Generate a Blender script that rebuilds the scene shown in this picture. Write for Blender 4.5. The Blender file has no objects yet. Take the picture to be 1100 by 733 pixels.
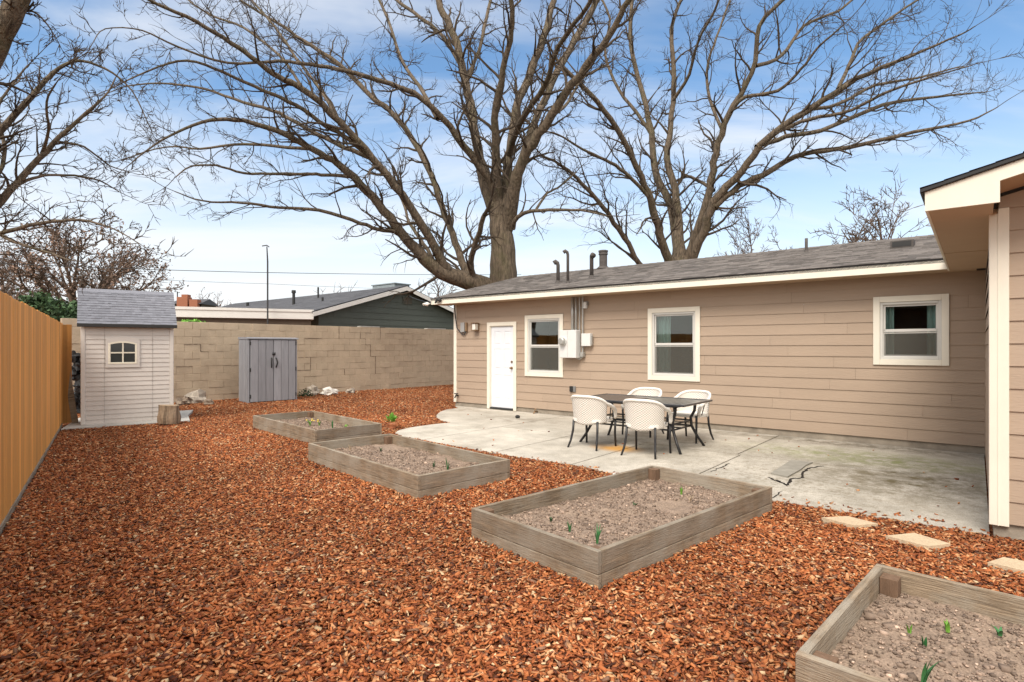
import bpy, math, random
import numpy as np
from mathutils import Vector, noise
random.seed(7); np.random.seed(7)
R = math.radians
scn = bpy.context.scene
# ------------------------------------------------------------------ camera
F, CX, HY, H = 610.0, 550.0, 373.0, 1.5        # focal (px of 1100), centre, horizon, eye height
cam_d = bpy.data.cameras.new('camera'); cam = bpy.data.objects.new('camera', cam_d)
scn.collection.objects.link(cam); scn.camera = cam
cam.location = (0, 0, H); cam.rotation_euler = (R(90), 0, 0)
cam_d.sensor_width = 36; cam_d.lens = 36 * F / 1100; cam_d.shift_y = (HY - 366.5) / 1100
cam_d.clip_start = .05; cam_d.clip_end = 3000
# ------------------------------------------------------------------ sky, sun, exposure
SUN_EL, SUN_AZ = R(50), R(204)                # azimuth clockwise from +Y
w = bpy.data.worlds.new('World'); scn.world = w; w.use_nodes = True
nt = w.node_tree; N = nt.nodes; L = nt.links; N.clear()
def nd(t, **k):
    n = N.new(t)
    for a, v in k.items(): setattr(n, a, v)
    return n
sky = nd('ShaderNodeTexSky', sky_type='NISHITA', sun_disc=False, sun_elevation=SUN_EL, sun_rotation=SUN_AZ,
         air_density=1.0, dust_density=0.6, ozone_density=1.6)
geo = nd('ShaderNodeTexCoord'); sep = nd('ShaderNodeSeparateXYZ'); L.new(geo.outputs['Generated'], sep.inputs[0])
def m_(op, a, b=None, c=None):
    n = nd('ShaderNodeMath', operation=op)
    for i, v in enumerate((a, b, c)):
        if v is None: continue
        if isinstance(v, (int, float)): n.inputs[i].default_value = v
        else: L.new(v, n.inputs[i])
    return n.outputs[0]
zc = m_('MAXIMUM', sep.outputs[2], .0); den = m_('ADD', zc, .22)
px_ = m_('DIVIDE', sep.outputs[0], den); py_ = m_('DIVIDE', sep.outputs[1], den)
cmb = nd('ShaderNodeCombineXYZ'); L.new(m_('MULTIPLY', px_, .55), cmb.inputs[0]); L.new(m_('MULTIPLY', py_, 1.5), cmb.inputs[1])
nz = nd('ShaderNodeTexNoise'); nz.inputs['Scale'].default_value = 1.15; nz.inputs['Detail'].default_value = 7
nz.inputs['Roughness'].default_value = .56; nz.inputs['Distortion'].default_value = .35
L.new(cmb.outputs[0], nz.inputs['Vector'])
cr = nd('ShaderNodeMapRange', interpolation_type='SMOOTHSTEP'); cr.inputs[1].default_value = .41; cr.inputs[2].default_value = .68
L.new(nz.outputs['Fac'], cr.inputs[0])
hz_ = nd('ShaderNodeMapRange', interpolation_type='SMOOTHSTEP'); hz_.inputs[1].default_value = .01; hz_.inputs[2].default_value = .42
hz_.inputs[3].default_value = 1.0; hz_.inputs[4].default_value = .0; L.new(sep.outputs[2], hz_.inputs[0])
# more haze to the left of the view
lf = nd('ShaderNodeMapRange'); lf.inputs[1].default_value = -.6; lf.inputs[2].default_value = .6; lf.inputs[3].default_value = 1.0; lf.inputs[4].default_value = .74
L.new(sep.outputs[0], lf.inputs[0])
cl = m_('MULTIPLY', cr.outputs[0], .72)
inv = m_('MULTIPLY', m_('SUBTRACT', 1.0, cl), m_('SUBTRACT', 1.0, m_('MULTIPLY', hz_.outputs[0], lf.outputs[0])))
fac = m_('SUBTRACT', 1.0, inv)
tint = nd('ShaderNodeMix', data_type='RGBA', blend_type='MULTIPLY'); tint.inputs[0].default_value = 1
tint.inputs[7].default_value = (1.10, 1.34, 1.42, 1)
L.new(sky.outputs[0], tint.inputs[6])
mx = nd('ShaderNodeMix', data_type='RGBA'); L.new(fac, mx.inputs[0]); L.new(tint.outputs[2], mx.inputs[6])
mx.inputs[7].default_value = (7.1, 7.15, 7.25, 1)
# warm bright cloud added out of view overhead and behind, as ambient fill
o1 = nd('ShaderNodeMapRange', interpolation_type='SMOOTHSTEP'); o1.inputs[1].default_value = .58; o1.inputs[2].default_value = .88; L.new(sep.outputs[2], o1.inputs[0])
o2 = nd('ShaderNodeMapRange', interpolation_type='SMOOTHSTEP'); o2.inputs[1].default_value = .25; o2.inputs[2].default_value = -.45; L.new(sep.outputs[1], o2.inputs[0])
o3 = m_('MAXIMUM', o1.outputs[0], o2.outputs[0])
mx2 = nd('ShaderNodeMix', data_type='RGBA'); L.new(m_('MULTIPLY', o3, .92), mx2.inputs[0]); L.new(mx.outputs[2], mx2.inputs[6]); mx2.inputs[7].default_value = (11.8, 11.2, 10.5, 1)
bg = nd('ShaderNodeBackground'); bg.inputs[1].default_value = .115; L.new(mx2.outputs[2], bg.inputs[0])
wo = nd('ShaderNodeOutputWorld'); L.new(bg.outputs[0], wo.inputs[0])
sd = bpy.data.lights.new('sun', 'SUN'); sd.energy = 2.9; sd.angle = R(28); sd.color = (1, .92, .81)
so = bpy.data.objects.new('sun', sd); scn.collection.objects.link(so)
sv = Vector((math.sin(SUN_AZ)*math.cos(SUN_EL), math.cos(SUN_AZ)*math.cos(SUN_EL), math.sin(SUN_EL)))
so.rotation_euler = sv.to_track_quat('Z', 'Y').to_euler()
scn.view_settings.view_transform = 'Standard'; scn.view_settings.look = 'None'
scn.view_settings.gamma = 1; scn.view_settings.exposure = 0.36
scn.view_settings.use_curve_mapping = False

# ------------------------------------------------------------------ helpers
def G(px, py, z=0.0):
    """point of height z seen at pixel px, py of the photo (world coordinates)"""
    Y = (H - z) * F / (py - HY); return Vector(((px - CX) * Y / F, Y, z))
def at(px, py, Y):
    return Vector(((px - CX) * Y / F, Y, H + (HY - py) * Y / F))
def link(o, parent=None):
    scn.collection.objects.link(o)
    if parent is not None: o.parent = parent
    return o
def tag(o, label=None, cat=None, group=None, kind=None):
    if label: o['label'] = label
    if cat: o['category'] = cat
    if group: o['group'] = group
    if kind: o['kind'] = kind
    return o
def thing(name, label, cat, loc=(0, 0, 0), rz=0, group=None):
    o = bpy.data.objects.new(name, None); o.empty_display_size = .2
    link(o); o.location = loc; o.rotation_euler = (0, 0, rz)
    return tag(o, label, cat, group)
def copy_tree(o, parent=None):
    c = o.copy(); scn.collection.objects.link(c); c.parent = parent
    for ch in list(o.children): copy_tree(ch, c)
    return c

class MB:
    def __init__(s): s.v = []; s.f = []; s.t = []
    def poly(s, pts, t=1.0):
        b = len(s.v); s.v += [tuple(p) for p in pts]; s.f.append(tuple(range(b, b+len(pts)))); s.t.append(t)
    def hexa(s, c8, t=1.0):
        b = len(s.v); s.v += [tuple(p) for p in c8]
        for f in ((0,3,2,1),(4,5,6,7),(0,1,5,4),(1,2,6,5),(2,3,7,6),(3,0,4,7)):
            s.f.append(tuple(b+i for i in f)); s.t.append(t)
    def box(s, x0, x1, y0, y1, z0, z1, t=1.0, bev=0.0):
        if bev > 0:
            bb = min(bev, (x1-x0)*.45, (y1-y0)*.45, (z1-z0)*.45); b = len(s.v)
            # chamfered box : 24 verts
            vs = []
            for sx, X in ((1, x0), (-1, x1)):
                for sy, Y in ((1, y0), (-1, y1)):
                    for sz, Z in ((1, z0), (-1, z1)):
                        vs += [(X, Y+sy*bb, Z+sz*bb), (X+sx*bb, Y, Z+sz*bb), (X+sx*bb, Y+sy*bb, Z)]
            s.v += vs
            def k(ix, iy, iz, a): return b + (ix*4+iy*2+iz)*3 + a
            q = []
            q.append((k(0,0,0,0),k(0,0,1,0),k(0,1,1,0),k(0,1,0,0))); q.append((k(1,0,0,0),k(1,1,0,0),k(1,1,1,0),k(1,0,1,0)))
            q.append((k(0,0,0,1),k(1,0,0,1),k(1,0,1,1),k(0,0,1,1))); q.append((k(0,1,0,1),k(0,1,1,1),k(1,1,1,1),k(1,1,0,1)))
            q.append((k(0,0,0,2),k(0,1,0,2),k(1,1,0,2),k(1,0,0,2))); q.append((k(0,0,1,2),k(1,0,1,2),k(1,1,1,2),k(0,1,1,2)))
            for iy in (0,1):
                for iz in (0,1):
                    q.append((k(0,iy,iz,1),k(1,iy,iz,1),k(1,iy,iz,2),k(0,iy,iz,2)))
            for ix in (0,1):
                for iz in (0,1):
                    q.append((k(ix,0,iz,0),k(ix,1,iz,0),k(ix,1,iz,2),k(ix,0,iz,2)))
            for ix in (0,1):
                for iy in (0,1):
                    q.append((k(ix,iy,0,0),k(ix,iy,1,0),k(ix,iy,1,1),k(ix,iy,0,1)))
            for ix in (0,1):
                for iy in (0,1):
                    for iz in (0,1): q.append((k(ix,iy,iz,0),k(ix,iy,iz,1),k(ix,iy,iz,2)))
            for f in q: s.f.append(f); s.t.append(t)
            return
        s.hexa([(x0,y0,z0),(x1,y0,z0),(x1,y1,z0),(x0,y1,z0),(x0,y0,z1),(x1,y0,z1),(x1,y1,z1),(x0,y1,z1)], t)
    def prism(s, pts, z0, z1, t=1.0):
        n = len(pts); b = len(s.v)
        s.v += [(p[0], p[1], z0) for p in pts] + [(p[0], p[1], z1) for p in pts]
        s.f.append(tuple(b+i for i in reversed(range(n)))); s.f.append(tuple(b+n+i for i in range(n))); s.t += [t, t]
        for i in range(n):
            j = (i+1) % n; s.f.append((b+i, b+j, b+n+j, b+n+i)); s.t.append(t)
    def prismx(s, prof, x0, x1, t=1.0):        # profile in (y, z), extruded along x
        n = len(prof); b = len(s.v)
        s.v += [(x0, p[0], p[1]) for p in prof] + [(x1, p[0], p[1]) for p in prof]
        s.f.append(tuple(b+i for i in range(n))); s.f.append(tuple(b+n+i for i in reversed(range(n)))); s.t += [t, t]
        for i in range(n):
            j = (i+1) % n; s.f.append((b+j, b+i, b+n+i, b+n+j)); s.t.append(t)
    def tube(s, pts, r, n=8, t=1.0, caps=True, sq=1.0):
        pts = [Vector(p) for p in pts]
        if isinstance(r, (int, float)): r = [r]*len(pts)
        b = len(s.v); up = None
        for i, p in enumerate(pts):
            d = (pts[min(i+1, len(pts)-1)] - pts[max(i-1, 0)]).normalized()
            if up is None:
                up = Vector((0, 0, 1)) if abs(d.z) < .9 else Vector((1, 0, 0))
            x = d.cross(up).normalized(); y = x.cross(d).normalized(); up = y
            for k in range(n):
                a = 2*math.pi*k/n
                s.v.append(tuple(p + x*math.cos(a)*r[i] + y*math.sin(a)*r[i]*sq))
        for i in range(len(pts)-1):
            for k in range(n):
                k2 = (k+1) % n
                s.f.append((b+i*n+k, b+i*n+k2, b+(i+1)*n+k2, b+(i+1)*n+k)); s.t.append(t)
        if caps:
            s.f.append(tuple(b+k for k in reversed(range(n)))); e = b+(len(pts)-1)*n
            s.f.append(tuple(e+k for k in range(n))); s.t += [t, t]
    def blob(s, c, r, seed=0, rough=.25, t=1.0, nu=10, nv=7, flat=0):
        b = len(s.v); rx, ry, rz = r
        for j in range(nv+1):
            ph = math.pi*j/nv
            for i in range(nu):
                th = 2*math.pi*i/nu
                d = Vector((math.sin(ph)*math.cos(th), math.sin(ph)*math.sin(th), math.cos(ph)))
                k = 1 + rough*noise.noise(d*1.7 + Vector((seed*3.1, seed, 0)))*2
                s.v.append((c[0]+d.x*rx*k, c[1]+d.y*ry*k, max(c[2]+d.z*rz*k, c[2]-rz*(1-flat))))
        for j in range(nv):
            for i in range(nu):
                i2 = (i+1) % nu
                s.f.append((b+j*nu+i, b+(j+1)*nu+i, b+(j+1)*nu+i2, b+j*nu+i2)); s.t.append(t)
    def build(s, name, mat, parent=None, loc=None, rot=None, smooth=False):
        me = bpy.data.meshes.new(name); me.from_pydata(s.v, [], s.f); me.validate()
        ca = me.color_attributes.new('tint', 'FLOAT_COLOR', 'CORNER')
        if len(me.polygons) == len(s.t):
            tt = np.array(s.t, dtype=np.float32)
            cnt = np.zeros(len(me.polygons), dtype=np.int32); me.polygons.foreach_get('loop_total', cnt)
            c = np.repeat(tt, cnt); arr = np.stack([c, c, c, np.ones_like(c)], 1)
        else: arr = np.ones((len(me.loops), 4), dtype=np.float32)
        ca.data.foreach_set('color', arr.ravel())
        me.materials.append(mat)
        if smooth: me.polygons.foreach_set('use_smooth', [True]*len(me.polygons))
        o = bpy.data.objects.new(name, me); link(o, parent)
        if loc is not None: o.location = loc
        if rot is not None: o.rotation_euler = rot
        return o

def mesh_np(name, verts, quads, mat, parent=None, cols=None, smooth=False):
    me = bpy.data.meshes.new(name); nv = len(verts); nq = len(quads)
    me.vertices.add(nv); me.vertices.foreach_set('co', verts.astype(np.float32).ravel())
    me.loops.add(nq*4); me.loops.foreach_set('vertex_index', quads.astype(np.int32).ravel())
    me.polygons.add(nq); me.polygons.foreach_set('loop_start', np.arange(0, nq*4, 4, dtype=np.int32))
    try: me.polygons.foreach_set('loop_total', np.full(nq, 4, dtype=np.int32))
    except Exception: pass
    if smooth: me.polygons.foreach_set('use_smooth', np.ones(nq, dtype=bool))
    me.update(calc_edges=True)
    ca = me.color_attributes.new('tint', 'FLOAT_COLOR', 'POINT')
    if cols is None: cols = np.ones((nv, 4))
    ca.data.foreach_set('color', cols.astype(np.float32).ravel())
    me.materials.append(mat)
    return link(bpy.data.objects.new(name, me), parent)

def mat(name, col, rough=.8, var=.12, scale=6, grain=(1, 1, 1), bump=.0, bscale=None, spec=.3, metal=0, tinted=True,
        stain=0, stain_col=None, stain_scale=1.0, stain_lo=.5, stain_hi=.7, fine=0, coat=0, bdist=.01):
    m = bpy.data.materials.new(name); m.use_nodes = True; t = m.node_tree; n = t.nodes; l = t.links
    p = n['Principled BSDF']; p.inputs['Roughness'].default_value = rough; p.inputs['Metallic'].default_value = metal
    p.inputs['Specular IOR Level'].default_value = spec; p.inputs['Coat Weight'].default_value = coat
    tc = n.new('ShaderNodeTexCoord'); mp = n.new('ShaderNodeMapping'); mp.inputs['Scale'].default_value = grain
    l.new(tc.outputs['Object'], mp.inputs[0])
    nz = n.new('ShaderNodeTexNoise'); nz.inputs['Scale'].default_value = scale; nz.inputs['Detail'].default_value = 6
    nz.inputs['Roughness'].default_value = .6; l.new(mp.outputs[0], nz.inputs['Vector'])
    mr = n.new('ShaderNodeMapRange'); mr.inputs[1].default_value = .25; mr.inputs[2].default_value = .75
    mr.inputs[3].default_value = 1-var; mr.inputs[4].default_value = 1+var; l.new(nz.outputs['Fac'], mr.inputs[0])
    c = n.new('ShaderNodeMix'); c.data_type = 'RGBA'; c.blend_type = 'MULTIPLY'; c.inputs[0].default_value = 1
    c.inputs[6].default_value = (*col, 1); l.new(mr.outputs[0], c.inputs[7]); out = c.outputs[2]
    if stain:
        n2 = n.new('ShaderNodeTexNoise'); n2.inputs['Scale'].default_value = stain_scale; n2.inputs['Detail'].default_value = 8
        n2.inputs['Roughness'].default_value = .68; l.new(tc.outputs['Object'], n2.inputs['Vector'])
        r2 = n.new('ShaderNodeMapRange'); r2.inputs[1].default_value = stain_lo; r2.inputs[2].default_value = stain_hi
        r2.inputs[3].default_value = 0; r2.inputs[4].default_value = stain; l.new(n2.outputs['Fac'], r2.inputs[0])
        c2 = n.new('ShaderNodeMix'); c2.data_type = 'RGBA'; l.new(r2.outputs[0], c2.inputs[0]); l.new(out, c2.inputs[6])
        c2.inputs[7].default_value = (*stain_col, 1); out = c2.outputs[2]
    if fine:
        n3 = n.new('ShaderNodeTexNoise'); n3.inputs['Scale'].default_value = 90; n3.inputs['Detail'].default_value = 4
        l.new(mp.outputs[0], n3.inputs['Vector'])
        r3 = n.new('ShaderNodeMapRange'); r3.inputs[1].default_value = .3; r3.inputs[2].default_value = .7
        r3.inputs[3].default_value = 1-fine; r3.inputs[4].default_value = 1+fine; l.new(n3.outputs['Fac'], r3.inputs[0])
        c4 = n.new('ShaderNodeMix'); c4.data_type = 'RGBA'; c4.blend_type = 'MULTIPLY'; c4.inputs[0].default_value = 1
        l.new(out, c4.inputs[6]); l.new(r3.outputs[0], c4.inputs[7]); out = c4.outputs[2]
    if tinted:
        a = n.new('ShaderNodeAttribute'); a.attribute_name = 'tint'
        c3 = n.new('ShaderNodeMix'); c3.data_type = 'RGBA'; c3.blend_type = 'MULTIPLY'; c3.inputs[0].default_value = 1
        l.new(out, c3.inputs[6]); l.new(a.outputs['Color'], c3.inputs[7]); out = c3.outputs[2]
    l.new(out, p.inputs['Base Color'])
    if bump:
        bn = n.new('ShaderNodeTexNoise'); bn.inputs['Scale'].default_value = bscale or scale*4; bn.inputs['Detail'].default_value = 5
        l.new(mp.outputs[0], bn.inputs['Vector'])
        b = n.new('ShaderNodeBump'); b.inputs['Strength'].default_value = bump; b.inputs['Distance'].default_value = bdist
        l.new(bn.outputs['Fac'], b.inputs['Height']); l.new(b.outputs[0], p.inputs['Normal'])
    return m

M = dict(
    siding=mat('siding_paint', (.388, .297, .224), .62, .05, 3, (.4, 1, 3), .25, 30, stain=.25, stain_col=(.32, .245, .19), stain_scale=.8),
    trim=mat('cream_trim_paint', (.76, .715, .615), .55, .05, 4, (1, 1, .5), .12, 20),
    soffit=mat('tan_soffit_paint', (.47, .34, .23), .65, .05, 3),
    found=mat('foundation_concrete', (.30, .26, .21), .9, .25, 5, bump=.5, bscale=30, stain=.5, stain_col=(.13, .11, .09), stain_scale=3),
    shingle=mat('grey_shingles', (.150, .134, .124), .95, .22, 14, (1, 1, 1), .8, 120, fine=.3),
    shingle_edge=mat('black_drip_edge', (.03, .03, .032), .6),
    white=mat('white_door_paint', (.72, .74, .78), .4, .02, 3),
    vinyl=mat('window_vinyl', (.60, .59, .56), .45, .04, 5),
    screen=mat('insect_screen', (.19, .19, .175), .8, .12, 9),
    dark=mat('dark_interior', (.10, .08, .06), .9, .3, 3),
    curtain=mat('pale_blue_curtain', (.50, .66, .66), .85, .1, 5, (30, 30, .3)),
    metalg=mat('grey_box_metal', (.66, .66, .65), .45, .06, 6, spec=.4),
    conduit=mat('galvanised_conduit', (.42, .42, .40), .4, .1, 8, metal=.5),
    black=mat('black_metal', (.018, .018, .02), .42, .1, 8, spec=.5),
    blackrough=mat('black_plastic', (.03, .03, .03), .6),
    rust=mat('rusty_vent_pipe', (.085, .075, .07), .8, .3, 12, bump=.4),
    brass=mat('lamp_metal', (.30, .20, .12), .35, metal=.7),
    lampglass=mat('lamp_glass', (.75, .72, .66), .2, spec=.6),
    concrete=mat('patio_concrete', (.475, .44, .38), .88, .20, 2.2, bump=.35, bscale=60, stain=.7, stain_col=(.26, .235, .19),
                 stain_scale=1.4, stain_lo=.46, stain_hi=.68, fine=.24),
    concrete_d=mat('broken_concrete', (.27, .255, .22), .92, .2, 8, bump=.6, bscale=40),
    joint=mat('joint_dirt', (.16, .13, .10), .95, .3, 20),
    slab=mat('shed_slab_concrete', (.46, .45, .42), .9, .15, 5, bump=.3, bscale=50),
    paver=mat('tan_paver', (.52, .41, .28), .9, .12, 12, bump=.4, bscale=60, fine=.15),
    fence=mat('cedar_fence', (.78, .37, .095), .7, .20, 2.5, (7, 7, .4), .35, 20, fine=.08, stain=.35, stain_col=(.60, .27, .075), stain_scale=1.1),
    block=mat('tan_painted_block', (.50, .405, .295), .88, .14, 2.5, bump=.6, bscale=22, stain=.5, stain_col=(.36, .27, .19),
              stain_scale=.7, fine=.07),
    mortar=mat('mortar', (.40, .31, .22), .95, .2, 6),
    weath=mat('weathered_board', (.235, .180, .125), .9, .55, 4, (.9, 14, 14), .7, 12, stain=.7, stain_col=(.33, .30, .25), stain_scale=2.6,
              stain_lo=.42, stain_hi=.62, fine=.2),
    weath2=mat('brown_post_wood', (.16, .10, .065), .9, .3, 5, (8, 8, 1), .5, 14),
    resin=mat('shed_resin', (.57, .535, .50), .55, .04, 5, bump=.12, bscale=40),
    resin2=mat('shed_trim_resin', (.61, .575, .535), .55, .03, 5),
    resinroof=mat('shed_roof_resin', (.20, .207, .24), .7, .12, 12, (1, 1, 1), .3, 60),
    glassdark=mat('dark_pane', (.02, .022, .024), .08, .1, 5, spec=.6),
    cab=mat('grey_cabinet_resin', (.30, .305, .33), .6, .14, 4, (4, 4, .6), .2, 30),
    soil=mat('garden_soil', (.25, .185, .14), .97, .35, 9, bump=.9, bscale=45, stain=.6, stain_col=(.30, .225, .165), stain_scale=3, fine=.35),
    clod=mat('soil_clods', (.27, .20, .155), .97, .3, 30),
    bark=mat('elm_bark', (.128, .098, .070), .95, .75, 4, (4, 4, .8), 1.0, 7, fine=.35, stain=.55, stain_col=(.085, .085, .035), stain_scale=1.2, bdist=.06),
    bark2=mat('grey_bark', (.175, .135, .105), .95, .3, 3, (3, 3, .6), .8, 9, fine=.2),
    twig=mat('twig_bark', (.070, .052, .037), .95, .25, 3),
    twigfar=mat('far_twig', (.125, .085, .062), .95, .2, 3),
    leafbrown=mat('dry_leaves', (.22, .145, .11), .9, .35, 3),
    leafdk=mat('evergreen_leaves', (.045, .085, .035), .7, .3, 3),
    leafgr=mat('bright_green_leaf', (.16, .36, .05), .5, .2, 10),
    leafbl=mat('bluegreen_leaf', (.05, .18, .06), .5, .2, 10),
    petal=mat('yellow_petal', (.75, .55, .12), .6),
    terra=mat('terracotta', (.50, .19, .09), .8, .15, 10),
    rock=mat('pale_rock', (.42, .37, .31), .9, .25, 12, bump=.6, bscale=30),
    rockd=mat('brown_rock', (.27, .21, .16), .9, .25, 12, bump=.6, bscale=30),
    rockw=mat('white_rock', (.75, .72, .66), .85, .12, 12, bump=.3),
    logend=mat('split_log_wood', (.30, .225, .155), .9, .4, 14, (3, 3, .5), .8, 20),
    green=mat('dark_green_siding', (.092, .106, .092), .7, .06, 3),
    nwhite=mat('neighbour_white_trim', (.72, .71, .68), .6, .04, 3),
    nroof=mat('neighbour_shingles', (.095, .097, .107), .95, .15, 10, bump=.4),
    brown=mat('brown_beam', (.10, .075, .055), .8),
    brick=mat('red_brick', (.30, .12, .07), .9, .25, 20),
    wire=mat('cable_black', (.05, .05, .052), .6),
)
# chips: own random colour per chip
def chip_mat():
    m = bpy.data.materials.new('bark_chips'); m.use_nodes = True; n = m.node_tree.nodes; l = m.node_tree.links
    p = n['Principled BSDF']; p.inputs['Roughness'].default_value = .8; p.inputs['Specular IOR Level'].default_value = .25
    a = n.new('ShaderNodeAttribute'); a.attribute_name = 'tint'; l.new(a.outputs['Color'], p.inputs['Base Color']); return m
M['chip'] = chip_mat()
def mulch_ground_mat():
    m = bpy.data.materials.new('mulch_bed'); m.use_nodes = True; n = m.node_tree.nodes; l = m.node_tree.links
    p = n['Principled BSDF']; p.inputs['Roughness'].default_value = .95; p.inputs['Specular IOR Level'].default_value = .15
    tc = n.new('ShaderNodeTexCoord'); vo = n.new('ShaderNodeTexVoronoi'); vo.inputs['Scale'].default_value = 38
    vo.inputs['Randomness'].default_value = 1; l.new(tc.outputs['Object'], vo.inputs['Vector'])
    cr = n.new('ShaderNodeValToRGB'); e = cr.color_ramp.elements; e[0].color = (.09, .028, .014, 1); e[1].color = (.42, .19, .09, 1)
    x = cr.color_ramp.elements.new(.5); x.color = (.23, .075, .032, 1)
    sp = n.new('ShaderNodeSeparateColor'); l.new(vo.outputs['Color'], sp.inputs[0]); l.new(sp.outputs[0], cr.inputs[0])
    l.new(cr.outputs[0], p.inputs['Base Color'])
    b = n.new('ShaderNodeBump'); b.inputs['Strength'].default_value = .8; b.inputs['Distance'].default_value = .02
    l.new(sp.outputs[1], b.inputs['Height']); l.new(b.outputs[0], p.inputs['Normal']); return m
M['mulch'] = mulch_ground_mat()
def wicker_mat():
    m = bpy.data.materials.new('white_wicker'); m.use_nodes = True; n = m.node_tree.nodes; l = m.node_tree.links
    p = n['Principled BSDF']; p.inputs['Roughness'].default_value = .6
    a = n.new('ShaderNodeUVMap'); a.uv_map = 'UVMap'
    ck = n.new('ShaderNodeTexChecker'); ck.inputs['Scale'].default_value = 1
    ck.inputs['Color1'].default_value = (.82, .79, .74, 1); ck.inputs['Color2'].default_value = (.50, .45, .39, 1)
    l.new(a.outputs[0], ck.inputs['Vector']); l.new(ck.outputs['Color'], p.inputs['Base Color'])
    b = n.new('ShaderNodeBump'); b.inputs['Strength'].default_value = .6; b.inputs['Distance'].default_value = .006
    l.new(ck.outputs['Fac'], b.inputs['Height']); l.new(b.outputs[0], p.inputs['Normal']); return m
M['wicker'] = wicker_mat()
M['wband'] = mat('white_wicker_band', (.78, .75, .70), .6, .12, 60)
def glass_mat():
    m = bpy.data.materials.new('window_glass'); m.use_nodes = True; n = m.node_tree.nodes; l = m.node_tree.links
    n.remove(n['Principled BSDF']); o = n['Material Output']
    tr = n.new('ShaderNodeBsdfTransparent'); tr.inputs[0].default_value = (.82, .86, .84, 1)
    gl = n.new('ShaderNodeBsdfGlossy'); gl.inputs['Roughness'].default_value = .02; gl.inputs[0].default_value = (.9, .92, .9, 1)
    fr = n.new('ShaderNodeFresnel'); fr.inputs[0].default_value = 1.5
    ad = n.new('ShaderNodeMath'); ad.operation = 'MULTIPLY_ADD'; ad.inputs[1].default_value = .9; ad.inputs[2].default_value = .02
    l.new(fr.outputs[0], ad.inputs[0])
    mx = n.new('ShaderNodeMixShader'); l.new(ad.outputs[0], mx.inputs[0]); l.new(tr.outputs[0], mx.inputs[1]); l.new(gl.outputs[0], mx.inputs[2])
    l.new(mx.outputs[0], o.inputs[0]); return m
M['glass'] = glass_mat()

# ------------------------------------------------------------------ house frame
P0 = Vector((3.691, 10.007, 0)); AH = Vector((.7737, -.6335, 0)); BH = Vector((.6335, .7737, 0)); RZ = math.atan2(-.6335, .7737)
A0, A1 = -6.62, 3.58           # main wall ends
ZB, ZT = .14, 2.55             # siding bottom, top
def ray(px, py): return Vector(((px-CX)/F, 1, (HY-py)/F))
def wall(px, py, b=0.0):
    d = ray(px, py); t = (b + P0.dot(BH)) / d.dot(BH); p = d*t
    return (p-P0).dot(AH), H + p.z
def loc2(p):                   # world -> house frame
    q = Vector(p) - P0; return q.dot(AH), q.dot(BH)
def hw(a, b, z=0): return P0 + AH*a + BH*b + Vector((0, 0, z))
PITCH, ZE = .25, 2.70          # shingle plane: z = ZE + PITCH*(b+.45)
def roofpt(px, py):
    d = ray(px, py); k = PITCH
    # H + t dz = ZE + k*(t d.BH - P0.BH + .45)
    t = (ZE + k*(.45 - P0.dot(BH)) - H) / (d.z - k*d.dot(BH)); p = d*t
    a, b = loc2((p.x, p.y, 0)); return a, b, H + p.z

# ------------------------------------------------------------------ ground
g = MB(); S = 900
g.poly([(-S, -S, -.02), (S, -S, -.02), (S, S, -.02), (-S, S, -.02)])
M['earth'] = mat('far_ground', (.13, .12, .07), .95, .3, .05)
tag(g.build('ground', M['earth']), kind='structure')
FD = Vector((-4.29, 6.03, 0)).normalized()          # fence direction, away
F0 = Vector((-4.13, 4.60, 0))
FN = Vector((-FD.y, FD.x, 0))                         # points left/out
WD = Vector((6.65, 7.3, 0)).normalized(); W0 = Vector((-8.93, 15.0, 0)) - WD*2.35
patio_px = [(492, 440), (480, 441.5), (473, 444), (469, 447.5), (469, 450.5), (474, 453.5), (484, 455.8), (462, 458.3), (440, 461.5), (428, 464.5),
            (424.5, 467.5), (432, 471), (553, 493.3), (615, 502.5), (645, 508.5)]
ppts = [G(x, y) for x, y in patio_px]
ppts += [hw(-.0, -4.22), hw(1.0, -4.30), hw(A1-.02, -4.28), hw(A1-.02, .0), hw(A0, .0)]
patio = [(p.x, p.y) for p in ppts]
mb = MB()
# mulch sheet with gentle unevenness
def hz(x, y): return .012*noise.noise(Vector((x*.9, y*.9, 0))) + .010*noise.noise(Vector((x*3, y*3, 5)))
nx, ny = 130, 150; X0, X1, Y0, Y1 = -14, 12, -6, 26
vs = np.zeros(((nx+1)*(ny+1), 3)); k = 0
for j in range(ny+1):
    for i in range(nx+1):
        x = X0+(X1-X0)*i/nx; y = Y0+(Y1-Y0)*j/ny; vs[k] = (x, y, hz(x, y)); k += 1
ii, jj = np.meshgrid(np.arange(nx), np.arange(ny)); b = (jj*(nx+1)+ii).ravel()
tag(mesh_np('mulch_ground', vs, np.stack([b, b+1, b+nx+2, b+nx+1], 1), M['mulch'], smooth=True), kind='structure')

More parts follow.
